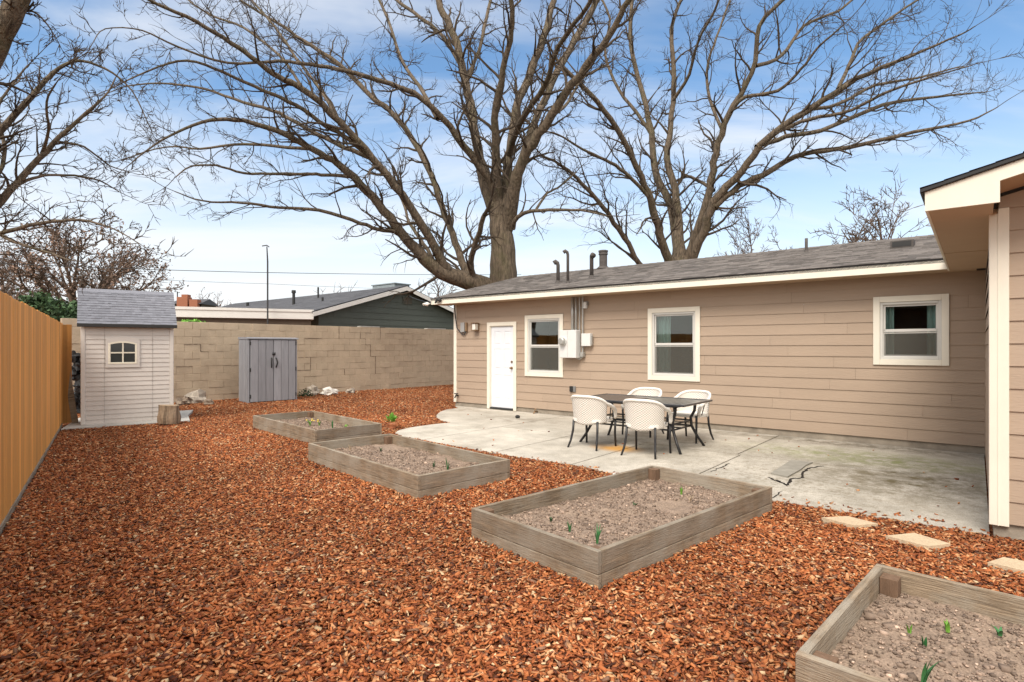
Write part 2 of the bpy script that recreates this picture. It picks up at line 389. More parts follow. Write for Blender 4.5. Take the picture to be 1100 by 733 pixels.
# patio slab with open joints (slabs are inset so that joints are real grooves)
PZ = .035
def clip(poly, n, c):           # keep n.p <= c
    out = []
    for i in range(len(poly)):
        p, q = poly[i], poly[(i+1) % len(poly)]
        dp = n[0]*p[0]+n[1]*p[1]-c; dq = n[0]*q[0]+n[1]*q[1]-c
        if dp <= 0: out.append(p)
        if dp*dq < 0:
            t = dp/(dp-dq); out.append((p[0]+t*(q[0]-p[0]), p[1]+t*(q[1]-p[1])))
    return out
loc_p = [loc2((p[0], p[1], 0)) for p in patio]
def region(a0, a1, b0, b1):
    q = loc_p
    for n, c in (((1, 0), a1), ((-1, 0), -a0), ((0, 1), b1), ((0, -1), -b0)):
        q = clip(q, n, c)
        if len(q) < 3: return None
    return q
mb = MB(); gp = .010; JB = -2.12
for (a0, a1, b0, b1, t) in ((-9, -3.3, -9, 1, 1.05), (-3.3, .95, JB, 1, 1.0), (-3.3, -1.72, -9, JB, 1.04), (-1.72, -.43, -9, JB, .98), (-.43, 1.0, -9, JB, 1.0),
                           (.95, 4, JB, 1, .93), (1.0, 4, -9, JB, .95)):
    q = region(a0+gp, a1-gp, b0+gp, b1-gp)
    if q: mb.prism(list(reversed(q)) if False else q, -.05, PZ, t)
def patio_mat():
    """concrete with green and brown weathering towards the wing corner"""
    m = M['concrete'].copy(); m.name = 'patio_concrete_mossy'; n = m.node_tree.nodes; l = m.node_tree.links
    p = n['Principled BSDF']; src = p.inputs['Base Color'].links[0].from_socket
    tc = n.new('ShaderNodeTexCoord'); s = n.new('ShaderNodeSeparateXYZ'); l.new(tc.outputs['Object'], s.inputs[0])
    def blot(src, cx, cy, rx, ry, col, amt, sc, thr):
        vm = n.new('ShaderNodeMapping'); vm.inputs['Location'].default_value = (-cx/rx, -cy/ry, 0); vm.inputs['Scale'].default_value = (1/rx, 1/ry, 0)
        l.new(tc.outputs['Object'], vm.inputs[0]); ln = n.new('ShaderNodeVectorMath'); ln.operation = 'LENGTH'; l.new(vm.outputs[0], ln.inputs[0])
        fr = n.new('ShaderNodeMapRange'); fr.inputs[1].default_value = .2; fr.inputs[2].default_value = 1.1; fr.inputs[3].default_value = 1; fr.inputs[4].default_value = 0
        l.new(ln.outputs['Value'], fr.inputs[0])
        nz = n.new('ShaderNodeTexNoise'); nz.inputs['Scale'].default_value = sc; nz.inputs['Detail'].default_value = 9; nz.inputs['Roughness'].default_value = .75
        l.new(tc.outputs['Object'], nz.inputs['Vector'])
        r = n.new('ShaderNodeMapRange'); r.inputs[1].default_value = thr; r.inputs[2].default_value = thr+.2; l.new(nz.outputs['Fac'], r.inputs[0])
        mu = n.new('ShaderNodeMath'); mu.operation = 'MULTIPLY'; l.new(fr.outputs[0], mu.inputs[0]); l.new(r.outputs[0], mu.inputs[1])
        m2 = n.new('ShaderNodeMath'); m2.operation = 'MULTIPLY'; l.new(mu.outputs[0], m2.inputs[0]); m2.inputs[1].default_value = amt
        mx = n.new('ShaderNodeMix'); mx.data_type = 'RGBA'; l.new(m2.outputs[0], mx.inputs[0]); l.new(src, mx.inputs[6]); mx.inputs[7].default_value = (*col, 1)
        return mx.outputs[2]
    src = blot(src, 2.9, -2.5, 1.3, 1.3, (.13, .105, .055), 1.1, 5, .42)
    src = blot(src, 2.4, -1.3, 1.9, .7, (.21, .23, .09), 1.0, 5, .40)
    src = blot(src, 2.0, -.25, 2.6, .35, (.12, .10, .07), .9, 6, .38)
    src = blot(src, 2.0, -3.2, 2.6, 1.6, (.19, .16, .11), 1.0, 16, .47)
    src = blot(src, 1.8, -1.6, 2.6, 1.4, (.17, .15, .10), .9, 22, .50)
    src = blot(src, -3.6, -1.2, 2.2, .9, (.22, .19, .15), .9, 2.2, .42)
    src = blot(src, -5.6, -.5, 1.2, .5, (.26, .21, .16), .8, 3, .40)
    src = blot(src, -.3, -1.9, 1.6, 1.0, (.24, .21, .16), .8, 4, .42)
    src = blot(src, -.55, -2.75, .42, .3, (.55, .30, .09), 1.2, 1.6, .25)
    l.new(src, p.inputs['Base Color']); return m
pt = mb.build('patio', patio_mat(), loc=P0, rot=(0, 0, RZ)); tag(pt, kind='structure')
mb = MB(); mb.prism([(x, y) for x, y in loc_p], -.06, PZ-.018)
pj = mb.build('patio_joint', M['joint'], loc=P0, rot=(0, 0, RZ)); tag(pj, kind='structure')
# jagged cracks in the patio (thin dirt filled strips)
mb = MB()
def crack(pts, wd):
    rs = random.Random(3)
    q = [G(*p, z=PZ) for p in pts]
    dn = []
    for i in range(len(q)-1):
        for s in range(5):
            t = s/5; p = q[i].lerp(q[i+1], t); dn.append(p + Vector((rs.uniform(-.012, .012), rs.uniform(-.02, .02), 0)))
    dn.append(q[-1])
    for i in range(len(dn)-1):
        d = (dn[i+1]-dn[i]).normalized(); nn = Vector((-d.y, d.x, 0)); w0 = wd*rs.uniform(.4, 1.3); w1 = wd*rs.uniform(.4, 1.3)
        z = PZ+.003
        mb.poly([(*(dn[i]-nn*w0).xy, z), (*(dn[i+1]-nn*w1).xy, z), (*(dn[i+1]+nn*w1).xy, z), (*(dn[i]+nn*w0).xy, z)])
crack([(826, 513), (834, 517), (845, 521), (850, 515), (861, 513.5), (863, 508), (868, 503), (885, 501)], .016)
crack([(764, 507), (775, 502), (784, 498)], .008)
crack([(826, 541), (832, 533), (840, 528)], .006)
crack([(835, 516), (840, 519), (846, 522.5)], .012)
tag(mb.build('patio_crack', mat('crack_dirt', (.02, .016, .013), .95)), kind='structure')
mb = MB()
q = [G(x, y) for x, y in ((828, 513), (850, 498.5), (873, 501), (866, 504), (860, 509), (846, 517))]
c8 = [(p.x, p.y) for p in q]; mb.prism(c8, PZ-.01, PZ+.018)
tag(mb.build('broken_slab', M['concrete_d']), 'lifted dark piece of broken concrete in the patio beside jagged cracks', 'concrete slab')

# ------------------------------------------------------------------ house
house = thing('ranch_house', 'low tan ranch house with lap siding, cream trim and grey shingle roof', 'house', P0, RZ)
def siding(mb, x0, x1, z0, z1, e, openings=(), proud=.014, butt=2.44, seed=1, flip=None, back=.003):
    rs = random.Random(seed); z = z0; r = 0
    while z < z1-1e-4:
        zt = min(z+e, z1)
        def depth(zz): return -(proud - (proud-back)*(zz-z)/e)
        cuts = [x0]; x = x0 + rs.uniform(.3, butt)
        while x < x1: cuts.append(x); x += butt*rs.uniform(.8, 1.2)
        cuts.append(x1)
        for i in range(len(cuts)-1):
            tint = rs.uniform(.965, 1.03); pieces = [(cuts[i]+.0012, cuts[i+1]-.0012, z, zt)]
            for (ox0, ox1, oz0, oz1) in openings:
                np_ = []
                for (p0, p1, q0, q1) in pieces:
                    if p1 <= ox0 or p0 >= ox1 or q1 <= oz0 or q0 >= oz1: np_.append((p0, p1, q0, q1)); continue
                    if p0 < ox0: np_.append((p0, ox0, q0, q1))
                    if p1 > ox1: np_.append((ox1, p1, q0, q1))
                    m0, m1 = max(p0, ox0), min(p1, ox1)
                    if q0 < oz0: np_.append((m0, m1, q0, oz0))
                    if q1 > oz1: np_.append((m0, m1, oz1, q1))
                pieces = np_
            for (p0, p1, q0, q1) in pieces:
                d0, d1 = depth(q0), depth(q1)
                mb.poly([(p0, d0, q0), (p1, d0, q0), (p1, d1, q1), (p0, d1, q1)], tint)
                if abs(q0-z) < 1e-6: mb.poly([(p0, 0, q0), (p1, 0, q0), (p1, d0, q0), (p0, d0, q0)], tint)
                mb.poly([(p0, 0.0, q0), (p0, d0, q0), (p0, d1, q1), (p0, 0.0, q1)], tint); mb.poly([(p1, d0, q0), (p1, 0.0, q0), (p1, 0.0, q1), (p1, d1, q1)], tint)
        z = zt; r += 1
def rectw(pxs, pys):           # average rectangle on the wall from pixel corners (l, r), (tl, bl, tr, br)
    (xl, xr), (tl, bl, tr, br) = pxs, pys
    al, z1 = wall(xl, tl); _, z2 = wall(xl, bl); ar, z3 = wall(xr, tr); _, z4 = wall(xr, br)
    return al, ar, (z2+z4)/2, (z1+z3)/2
W1 = rectw((564.5, 605.5), (339.5, 403.6, 337, 406)); W2 = rectw((696.5, 752.5), (331.9, 408, 329.2, 410.4)); W3 = rectw((938.2, 1019.8), (320.5, 391.9, 314.6, 393.2))
DR = rectw((524.0, 555.3), (347, 442.0, 345.5, 443.5)); DR = (DR[0], DR[1], .045, DR[3])
CW = .085
def inner(w): return (w[0]+CW, w[1]-CW, w[2]+CW, w[3]-CW)
ops = [inner(W1), inner(W2), inner(W3), (DR[0]+CW, DR[1]-CW, -1, DR[3]-CW)]
mb = MB(); siding(mb, A0, A1, ZB, ZT, .1735, ops, seed=4)
mb.build('siding_wall', M['siding'], house)
mb = MB()                                                # gable end wall (left, unseen from here) + back
mb.box(A0, A0+.02, 0, 6.1, ZB, ZT); mb.box(A0, A1+6, 6.08, 6.1, ZB, ZT)
mb.poly([(A0, 0, ZT), (A0, 3.05, ZT+.76), (A0, 6.1, ZT)])
mb.build('end_wall', M['siding'], house)
mb = MB(); mb.box(A0+.015, DR[0]+.02, .012, .2, -.05, ZB+.01); mb.box(DR[1]-.02, A1+.1, .012, .2, -.05, ZB+.01); mb.box(A0+.015, A0+.2, .2, 6.08, -.05, ZB+.01)
mb.build('foundation', M['found'], house)
mb = MB(); mb.box(A0-.02, A0+.075, -.022, .0, ZB-.01, ZT, bev=.003); mb.box(A0-.02, A0-.001, 0.001, .09, ZB-.01, ZT)
mb.build('corner_board', M['trim'], house)
def shingles(mb, x0, x1, y0, z0, pitch, ylen, sgn=1, exp=.145, tab=.30, th=.007, seed=0, lo=.62, hi=1.38, y_end=None, xf=None):
    """courses on a slope rising along sgn*y from (y0,z0)"""
    rs = random.Random(seed); n = int(math.ceil(ylen/exp)); c = 1/math.sqrt(1+pitch*pitch)
    for r in range(n):
        ya = r*exp; yb = min((r+1)*exp, ylen)
        xa, xb = (x0, x1) if xf is None else xf(ya, yb)
        x = xa - rs.uniform(0, tab)
        while x < xb:
            wd = tab*rs.choice((.4, .6, .8, 1.0)); u0, u1 = max(x, xa), min(x+wd, xb); x += wd
            if u1-u0 < .01: continue
            t = rs.uniform(lo, hi); hh = th*rs.uniform(.6, 1.5)
            y_a = y0+sgn*ya; y_b = y0+sgn*yb; za = z0+pitch*ya; zb = z0+pitch*yb
            P = [(u0, y_a, za+hh), (u1, y_a, za+hh), (u1, y_b, zb+.001), (u0, y_b, zb+.001)]
            Q = [(u0, y_a, za-.001), (u1, y_a, za-.001), (u1, y_a, za+hh), (u0, y_a, za+hh)]
            if sgn < 0: P.reverse(); Q.reverse()
            mb.poly(P, t); mb.poly(Q, t*.8)
OV, AL = .45, A0-.38; RB = 3.04; AW = 3.18               # eave overhang, rake end, ridge position, wing eave line
WZ = 2.53; WB = -4.79                                      # wing soffit height, wing front rake plane
ZR = ZE + PITCH*(RB+OV)
mb = MB()
# main roof deck as a solid + shingles, front and back slope
def wing_roof_z(a): return WZ+.17+PITCH*(a-AW)
mb.prismx([(-OV, ZE-.012), (RB, ZR-.012), (2*RB+OV, ZE-.012), (2*RB+OV, ZE-.06), (RB, ZR-.06), (-OV, ZE-.06)], AL+.01, A1+6, .8)
shingles(mb, AL-.02, A1+.9, -OV-.02, ZE, PITCH, RB+OV+.02, seed=5)
mb.build('roof', M['shingle'], house)
mb = MB(); shingles(mb, AL-.02, A1+6, 2*RB+OV+.02, ZE, PITCH, RB+OV+.02, -1, exp=.3, tab=1, seed=6)
rs = random.Random(2); x = AL-.02
while x < A1+1.5:
    t = rs.uniform(.8, 1.15)
    mb.hexa([(x, RB-.13, ZR-.03), (x+.2, RB-.13, ZR-.03), (x+.2, RB+.13, ZR-.03), (x, RB+.13, ZR-.03),
             (x, RB-.02, ZR+.018), (x+.2, RB-.02, ZR+.012), (x+.2, RB+.02, ZR+.012), (x, RB+.02, ZR+.018)], t); x += .2
mb.build('ridge_cap', M['shingle'], house)
mb = MB(); mb.box(AL, AW, -OV, -OV+.02, WZ+.02, ZE-.02, bev=.002)
mb.prismx([(-OV, WZ+.02), (-OV, ZE-.02), (RB, ZR-.02), (2*RB+OV, ZE-.02), (2*RB+OV, WZ+.02), (RB, ZR-.17)], AL-.004, AL+.018)
mb.build('fascia', M['trim'], house)
mb = MB(); mb.box(AL-.01, AW-.01, -OV-.008, -OV+.05, ZE-.019, ZE-.003); mb.build('drip_edge', M['shingle_edge'], house)
mb = MB(); mb.box(AL+.02, AW+.3, -OV+.021, 0, ZT, ZT+.012)
mb.poly([(AL+.02, -.2, ZT+.03), (A0, -.2, ZT+.03), (A0, RB, ZR-.1), (AL+.02, RB, ZR-.1)])
mb.build('soffit', M['soffit'], house)

# --- wing
WG = -4.28                                                 # wing gable wall plane (b)
wx0 = A1
mb = MB(); siding(mb, wx0+.02, wx0+7, ZB, 3.9, .1735, seed=9)
for i, v in enumerate(mb.v): mb.v[i] = (v[0], v[1]+WG, v[2])
# trim upper part to the rake line
out = MB()
def zrake(a): return WZ+.02+PITCH*(a-AW)
for f, t in zip(mb.f, mb.t):
    P = [mb.v[i] for i in f]
    if max(p[2] for p in P) < zrake(min(p[0] for p in P)): out.poly(P, t)
    else:
        pl = [(p[0], p[2]-zrake(p[0]), p) for p in P]; q = []
        for i in range(len(pl)):
            a, b = pl[i], pl[(i+1) % len(pl)]
            if a[1] <= 0: q.append(a[2])
            if a[1]*b[1] < 0:
                k = a[1]/(a[1]-b[1]); q.append(tuple(a[2][j]+k*(b[2][j]-a[2][j]) for j in range(3)))
        if len(q) >= 3: out.poly(q, t)
out.build('wing_wall', M['siding'], house)
mb = MB()                                                  # wing side wall (facing the patio), lap boards edge-on
z = ZB
while z < ZT:
    mb.poly([(wx0-.014, WG+.02, z), (wx0-.014, -.0, z), (wx0-.003, -.0, min(z+.1735, ZT)), (wx0-.003, WG+.02, min(z+.1735, ZT))]); z += .1735
mb.build('wing_side_wall', M['siding'], house)
mb = MB(); mb.box(wx0+.004, wx0+.2, WG+.012, -.0, -.08, ZB+.005); mb.box(wx0+.2, wx0+7, WG+.012, WG+.2, -.08, ZB+.005); mb.build('wing_foundation', M['found'], house)
mb = MB(); cb = .095
mb.box(wx0-.024, wx0+cb, WG-.026, WG, ZB-.02, ZT+.02, bev=.003); mb.box(wx0-.024, wx0-.001, WG+.001, WG+.09, ZB-.02, ZT+.02)
mb.box(wx0+.028, wx0+.036, WG-.030, WG-.0262, ZB-.02, ZT+.02)
mb.build('wing_corner_board', M['trim'], house)
mb = MB()                                                  # soffit of the wing: two panels with a seam
mb.box(AW+.02, A1-.002, -2.2, -OV, WZ, WZ+.012); mb.box(AW+.02, A1-.002, WB+.02, -2.228, WZ, WZ+.012); mb.box(AW+.02, A1-.002, -2.3, -2.1, WZ+.014, WZ+.02, .08)
mb.build('wing_soffit', M['soffit'], house)
mb = MB()                                                  # eave fascia of the wing and rake with boxed return
mb.box(AW, AW+.02, WB+.02, -OV+.02, WZ-.004, WZ+.155, bev=.002)
mb.build('wing_eave_fascia', M['trim'], house)
mb = MB(); ra, rb_ = AW, AW+7.2; th = .135
prof = [(ra, WZ-.004), (A1+.03, WZ-.004), (A1+.03, zrake(A1+.03)+.02), (rb_, zrake(rb_)+.02), (rb_, zrake(rb_)+.02+th), (ra, WZ+.005+.15)]
b = len(mb.v); n = len(prof)
mb.v += [(p[0], WB, p[1]) for p in prof] + [(p[0], WB+.022, p[1]) for p in prof]
mb.f += [tuple(b+i for i in range(n)), tuple(b+n+i for i in reversed(range(n)))]; mb.t += [1, 1]
for i in range(n):
    j = (i+1) % n; mb.f.append((b+j, b+i, b+n+i, b+n+j)); mb.t.append(1)
mb.build('rake_board', M['trim'], house)
mb = MB(); mb.poly([(A1+.03, WB+.022, zrake(A1+.03)+.03), (rb_, WB+.022, zrake(rb_)+.03), (rb_, WG, zrake(rb_)+.03), (A1+.03, WG, zrake(A1+.03)+.03)])
mb.poly([(A1+.03, WB+.022, WZ), (A1+.03, WG, WZ), (A1+.03, WG, zrake(A1+.03)+.03), (A1+.03, WB+.022, zrake(A1+.03)+.03)])
mb.build('rake_soffit', M['soffit'], house)
# wing roof: slope rising to the right
wr = bpy.data.objects.new('wing_roof_frame', None)
mb = MB(); z0 = WZ+.165
sh = MB(); shingles(sh, -(RB), -(WB-.03), AW-.03, z0, PITCH, 4.6, seed=11)
for f, t in zip(sh.f, sh.t): mb.poly([( sh.v[i][1], -sh.v[i][0], sh.v[i][2]) for i in f][::-1], t)
mb.hexa([(AW-.01, WB-.01, z0-.03), (AW+4.5, WB-.01, z0-.03+4.51*PITCH), (AW+4.5, 4, z0-.03+4.51*PITCH), (AW-.01, 4, z0-.03),
         (AW-.01, WB-.01, z0-.008), (AW+4.5, WB-.01, z0-.008+4.51*PITCH), (AW+4.5, 4, z0-.008+4.51*PITCH), (AW-.01, 4, z0-.008)], .6)
mb.build('wing_roof', M['shingle'], house)
bpy.data.objects.remove(wr)
mb = MB()
mb.hexa([(AW-.03, WB-.022, z0-.028), (AW+7.2, WB-.022, z0-.028+7.23*PITCH), (AW+7.2, WB-.006, z0-.028+7.23*PITCH), (AW-.03, WB-.006, z0-.028),
         (AW-.03, WB-.022, z0-.004), (AW+7.2, WB-.022, z0-.004+7.23*PITCH), (AW+7.2, WB-.006, z0-.004+7.23*PITCH), (AW-.03, WB-.006, z0-.004)])
mb.box(AW-.03, AW-.012, WB-.004, -OV-.03, z0-.03, z0-.004)
mb.build('wing_drip_edge', M['shingle_edge'], house)

# --- windows
def window(w, curtains=(), screen=True, blinds=False):
    a0, a1, z0, z1 = w; c = CW
    mb = MB()
    mb.box(a0, a0+c, -.034, -.0145, z0, z1, bev=.003); mb.box(a1-c, a1, -.034, -.0145, z0, z1, bev=.003)
    mb.box(a0+c, a1-c, -.034, -.0145, z1-c, z1, bev=.003); mb.box(a0+c, a1-c, -.036, -.0145, z0, z0+c, bev=.003)
    cs = mb.build('window', M['trim'], house)
    x0, x1, y0, y1 = a0+c, a1-c, z0+c, z1-c; fr = .038
    mb = MB()
    for q in ((x0, x0+fr, y0, y1), (x1-fr, x1, y0, y1), (x0+fr, x1-fr, y1-fr, y1), (x0+fr, x1-fr, y0, y0+fr)): mb.box(q[0], q[1], -.016, .08, q[2], q[3], bev=.003)
    zm = y0+(y1-y0)*.5
    mb.build('frame', M['vinyl'], cs)
    mb = MB(); s = .03; u0, u1 = x0+fr, x1-fr
    for q in ((u0, u0+s, zm, y1-fr), (u1-s, u1, zm, y1-fr), (u0+s, u1-s, y1-fr-s, y1-fr), (u0, u1, zm-.02, zm+.022)): mb.box(q[0], q[1], .012, .034, q[2], q[3], bev=.002)
    for q in ((u0, u0+s, y0+fr, zm-.02), (u1-s, u1, y0+fr, zm-.02), (u0+s, u1-s, y0+fr, y0+fr+s)): mb.box(q[0], q[1], .03, .055, q[2], q[3], bev=.002)
    mb.build('sash', M['vinyl'], cs)
    mb = MB(); mb.box(u0+s, u1-s, .022, .026, zm+.022, y1-fr-s); mb.box(u0+s, u1-s, .042, .046, y0+fr+s, zm-.02); mb.build('pane', M['glass'], cs)
    if screen:
        mb = MB(); zz = zm-.03; rs = random.Random(1)
        def lat(lo, hi, step):
            v = lo
            while v < hi: yield v; v += step
        mb.box(u0+.002, u0+.014, .004, .012, y0+fr, zz); mb.box(u1-.014, u1-.002, .004, .012, y0+fr, zz); mb.box(u0+.014, u1-.014, .004, .012, zz-.012, zz); mb.box(u0+.014, u1-.014, .004, .012, y0+fr, y0+fr+.012)
        mb.build('screen_frame', M['vinyl'], cs)
        mb = MB(); mb.box(u0+.014, u1-.014, .0075, .0085, y0+fr+.012, zz-.012); mb.build('insect_screen', M['scr'], cs)
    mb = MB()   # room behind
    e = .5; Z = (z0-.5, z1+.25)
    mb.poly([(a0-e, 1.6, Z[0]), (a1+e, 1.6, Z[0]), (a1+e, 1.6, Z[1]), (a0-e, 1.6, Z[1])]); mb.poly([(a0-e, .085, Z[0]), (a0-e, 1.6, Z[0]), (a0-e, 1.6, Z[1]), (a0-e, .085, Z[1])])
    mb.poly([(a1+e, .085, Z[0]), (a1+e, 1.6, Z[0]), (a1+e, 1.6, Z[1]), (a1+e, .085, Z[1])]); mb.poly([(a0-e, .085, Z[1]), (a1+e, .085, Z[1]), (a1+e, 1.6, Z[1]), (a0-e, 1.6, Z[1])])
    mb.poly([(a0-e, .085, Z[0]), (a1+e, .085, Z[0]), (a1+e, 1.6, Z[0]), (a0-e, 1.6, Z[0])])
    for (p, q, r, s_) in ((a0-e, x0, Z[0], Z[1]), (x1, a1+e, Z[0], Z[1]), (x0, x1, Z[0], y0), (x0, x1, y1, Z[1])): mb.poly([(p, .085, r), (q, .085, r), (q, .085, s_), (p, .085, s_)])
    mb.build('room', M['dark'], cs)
    for (c0, c1) in curtains:
        mb = MB(); n = 40; ca, cb_ = x0+(x1-x0)*c0, x0+(x1-x0)*c1
        for i in range(n):
            p, q = ca+(cb_-ca)*i/n, ca+(cb_-ca)*(i+1)/n
            f = lambda v: .13+.018*math.sin((v-ca)*95)+.01*math.sin((v-ca)*37)
            mb.poly([(p, f(p), y0-.2), (q, f(q), y0-.2), (q, f(q), y1+.05), (p, f(p), y1+.05)])
        mb.build('curtain', M['curtain'], cs, smooth=True)
    return cs
def screen_mat():
    m = bpy.data.materials.new('insect_mesh'); m.use_nodes = True; n = m.node_tree.nodes; l = m.node_tree.links
    p = n['Principled BSDF']; p.inputs['Base Color'].default_value = (.13, .13, .115, 1); p.inputs['Roughness'].default_value = .7; p.inputs['Alpha'].default_value = .3; return m
M['scr'] = screen_mat()
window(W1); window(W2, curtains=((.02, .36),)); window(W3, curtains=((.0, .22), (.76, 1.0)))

# --- door
a0, a1, z0, z1 = DR
mb = MB(); c = CW
mb.box(a0, a0+c, -.034, -.0145, z0, z1, bev=.003); mb.box(a1-c, a1, -.034, -.0145, z0, z1, bev=.003); mb.box(a0+c, a1-c, -.034, -.0145, z1-c, z1, bev=.003)
mb.box(a0+c, a0+c+.014, -.0145, .1, z0, z1-c); mb.box(a1-c-.014, a1-c, -.0145, .1, z0, z1-c); mb.box(a0+c+.014, a1-c-.014, -.0145, .1, z1-c-.014, z1-c)
dcas = mb.build('door_casing', M['trim'], house)
d0, d1, e0, e1 = a0+c+.017, a1-c-.017, z0+.045, z1-c-.018
mb = MB(); wd = d1-d0; st = .11*wd/.8; mid = (d0+d1)/2
hs = [e0, e0+.22, e0+.22+.50, e0+.22+.50+.14, e1-.45, e1-.33, e1-.11, e1]
zs = [(e0+.20, e0+.76), (e0+.90, e1-.52), (e1-.42, e1-.11)]
YF, YP = .012, .020
cols = [(d0+st, mid-st*.5), (mid+st*.5, d1-st)]
# stiles and rails
mb.box(d0, d0+st, YF, .05, e0, e1); mb.box(d1-st, d1, YF, .05, e0, e1); mb.box(mid-st*.5, mid+st*.5, YF, .05, e0, e1)
zz = [e0] + [v for p in zs for v in p] + [e1]
for (c0, c1) in cols:
    for i in range(0, len(zz), 2): mb.box(c0, c1, YF, .05, zz[i], zz[i+1])
    for (p, q) in zs:
        mb.box(c0, c1, YP, .05, p, q); mb.hexa([(c0+.012, YP, p+.012), (c1-.012, YP, p+.012), (c1-.012, YP, q-.012), (c0+.012, YP, q-.012),
                 (c0+.035, YF+.001, p+.035), (c1-.035, YF+.001, p+.035), (c1-.035, YF+.001, q-.035), (c0+.035, YF+.001, q-.035)])
door = mb.build('door', M['white'], house)
mb = MB(); kz = e0+.93; kx = d1-.055
mb.tube([(kx, YF, kz), (kx, YF-.012, kz)], .03, 14); mb.tube([(kx, YF-.012, kz), (kx, YF-.04, kz)], .011, 10); mb.blob((kx, YF-.055, kz), (.026, .022, .026), rough=0)
mb.build('door_knob', M['brass'], door, smooth=True)
mb = MB(); mb.tube([(kx, YF, kz+.14), (kx, YF-.016, kz+.14)], .026, 14); mb.build('deadbolt', M['brass'], door)
mb = MB(); mb.box(a0+.01, a1-.01, -.06, .09, -.02, z0-.001); mb.build('door_step', M['found'], house)
mb = MB(); mb.box(d0-.01, d1+.01, -.045, .06, z0, z0+.04, bev=.006); mb.build('threshold', M['blackrough'], house)

# --- electric meter, boxes and conduit
a0, zt = wall(600.8, 355, -.2); a1, zb = wall(620, 387.5, -.2)
BX0, BX1 = a0+.015, a0+.43; BZ1 = (zt); BZ0 = wall(600.8, 384.5, -.2)[1]
mb = MB(); mb.box(BX0, BX1, -.22, -.04, BZ0, BZ1, bev=.008); mb.box(BX0+.20, BX0+.205, -.223, -.2195, BZ0+.02, BZ1-.02, .5)
meter = mb.build('electric_panel', M['metalg'], house)
mz = BZ0+(BZ1-BZ0)*.60
mb = MB(); mb.tube([(BX0+.10, -.22, mz), (BX0+.10, -.25, mz)], .088, 24); mb.build('meter_ring', M['metalg'], meter)
mb = MB(); mb.tube([(BX0+.10, -.25, mz), (BX0+.10, -.31, mz), (BX0+.10, -.325, mz)], [.075, .072, .055], 24); mb.build('meter_dial', M['conduit'], meter, smooth=False)
mb = MB(); mb.box(BX0+.08, BX1-.05, -.04, -.0145, BZ0+.08, BZ1-.05); mb.build('mounting_board', M['siding'], meter)
mb = MB(); ca = BX0+.23
for (x, r) in ((ca-.0, .030), (ca+.085, .022)):
    mb.tube([(x, -.07, BZ1-.01), (x, -.07, 2.545)], r, 12)
mb.build('conduit', M['conduit'], meter, smooth=True)
mb = MB(); mb.tube([(ca+.16, -.05, BZ1-.01), (ca+.16, -.05, 2.545)], .012, 10); mb.tube([(BX1+.06, -.06, BZ0-.0), (BX1+.06, -.06, 2.545)], .017, 10)
mb.tube([(ca+.16, -.05, 2.32), (BX1+.06, -.06, 2.32)], .006, 6); mb.box(BX1+.02, BX1+.10, -.11, -.015, BZ0+.02, BZ0+.12, bev=.006)
mb.tube([(BX1+.06, -.06, BZ0+.02), (BX1-.02, -.06, BZ0-.03), (BX1-.1, -.08, BZ0+.01)], .014, 8)
mb.build('thin_conduit', M['conduit'], meter, smooth=False)
a, zt = wall(623.5, 358.5, -.1); a_, zb = wall(634, 372, -.1)
mb = MB(); mb.box(a+.03, a_+.01, -.12, -.015, zb, zt, bev=.006); sw = mb.build('junction_box', M['metalg'], house)
mb = MB(); mb.box(a_+.012, a_+.035, -.10, -.04, zb+.02, zt-.05, bev=.004); mb.build('switch_lever', M['conduit'], sw)
a, z = wall(630.7, 328); mb = MB(); mb.box(a-.045, a+.03, -.09, -.015, z-.07, z+.06, bev=.01); mb.box(a-.05, a+.045, -.075, -.0148, z+.0, z+.075, .4, bev=.005); mb.build('motion_sensor', M['metalg'], house)
a, z = wall(616, 418); mb = MB(); mb.box(a-.07, a+.0, -.055, -.015, z-.06, z+.06, .8, bev=.008); mb.box(a+.005, a+.07, -.035, -.015, z-.06, z+.06, 6, bev=.004); mb.build('outlet_box', M['blackrough'], house)
a, z = wall(513, 351.2); mb = MB(); mb.box(a-.07, a+.07, -.03, -.015, z-.09, z+.09, bev=.006); mb.box(a-.085, a+.085, -.16, -.03, z+.075, z+.095, bev=.004); mb.box(a-.08, a+.08, -.15, -.04, z-.1, z-.085, bev=.004)
for dx in (-.075, .067):
    for dy in (-.15, -.05): mb.box(a+dx, a+dx+.008, dy, dy+.008, z-.085, z+.075)
wl = mb.build('wall_lamp', M['brass'], house)
mb = MB(); mb.box(a-.062, a+.062, -.135, -.045, z-.082, z+.072, bev=.01); mb.build('lamp_glass', M['lampglass'], wl)
a, z = wall(499.5, 352); mb = MB(); mb.box(a-.09, a+.04, -.08, -.015, z-.12, z+.12, .5, bev=.01); pb = mb.build('telephone_box', M['metalg'], house)
mb = MB(); mb.box(a+.05, a+.11, -.07, -.015, z-.1, z+.12, bev=.008); mb.build('cable_box', M['brass'], pb)
mb = MB(); mb.tube([(A0+.03, -.06, ZT+.1), (A0+.06, -.05, z+.35), (A0+.12, -.05, z+.0), (a-.06, -.05, z-.16), (a+.02, -.05, z-.19), (a+.08, -.05, z-.1)], .012, 6)
mb.tube([(A0-.05, -.5, ZT+.1), (A0+.0, -.3, ZT+.06), (A0+.03, -.06, ZT+.1)], .014, 6)
mb.build('service_cable', M['wire'], pb, smooth=True)
mb = MB(); mb.tube([(A0-.02, -.48, ZT+.13), (A0-.1, -.52, ZT+.1), (A0-.12, -.55, ZT+.02)], [.05, .04, .02], 8); mb.blob((A0-.02, -.5, ZT+.1), (.05, .04, .05), seed=2)
mb.build('cable_hook', M['blackrough'], house)
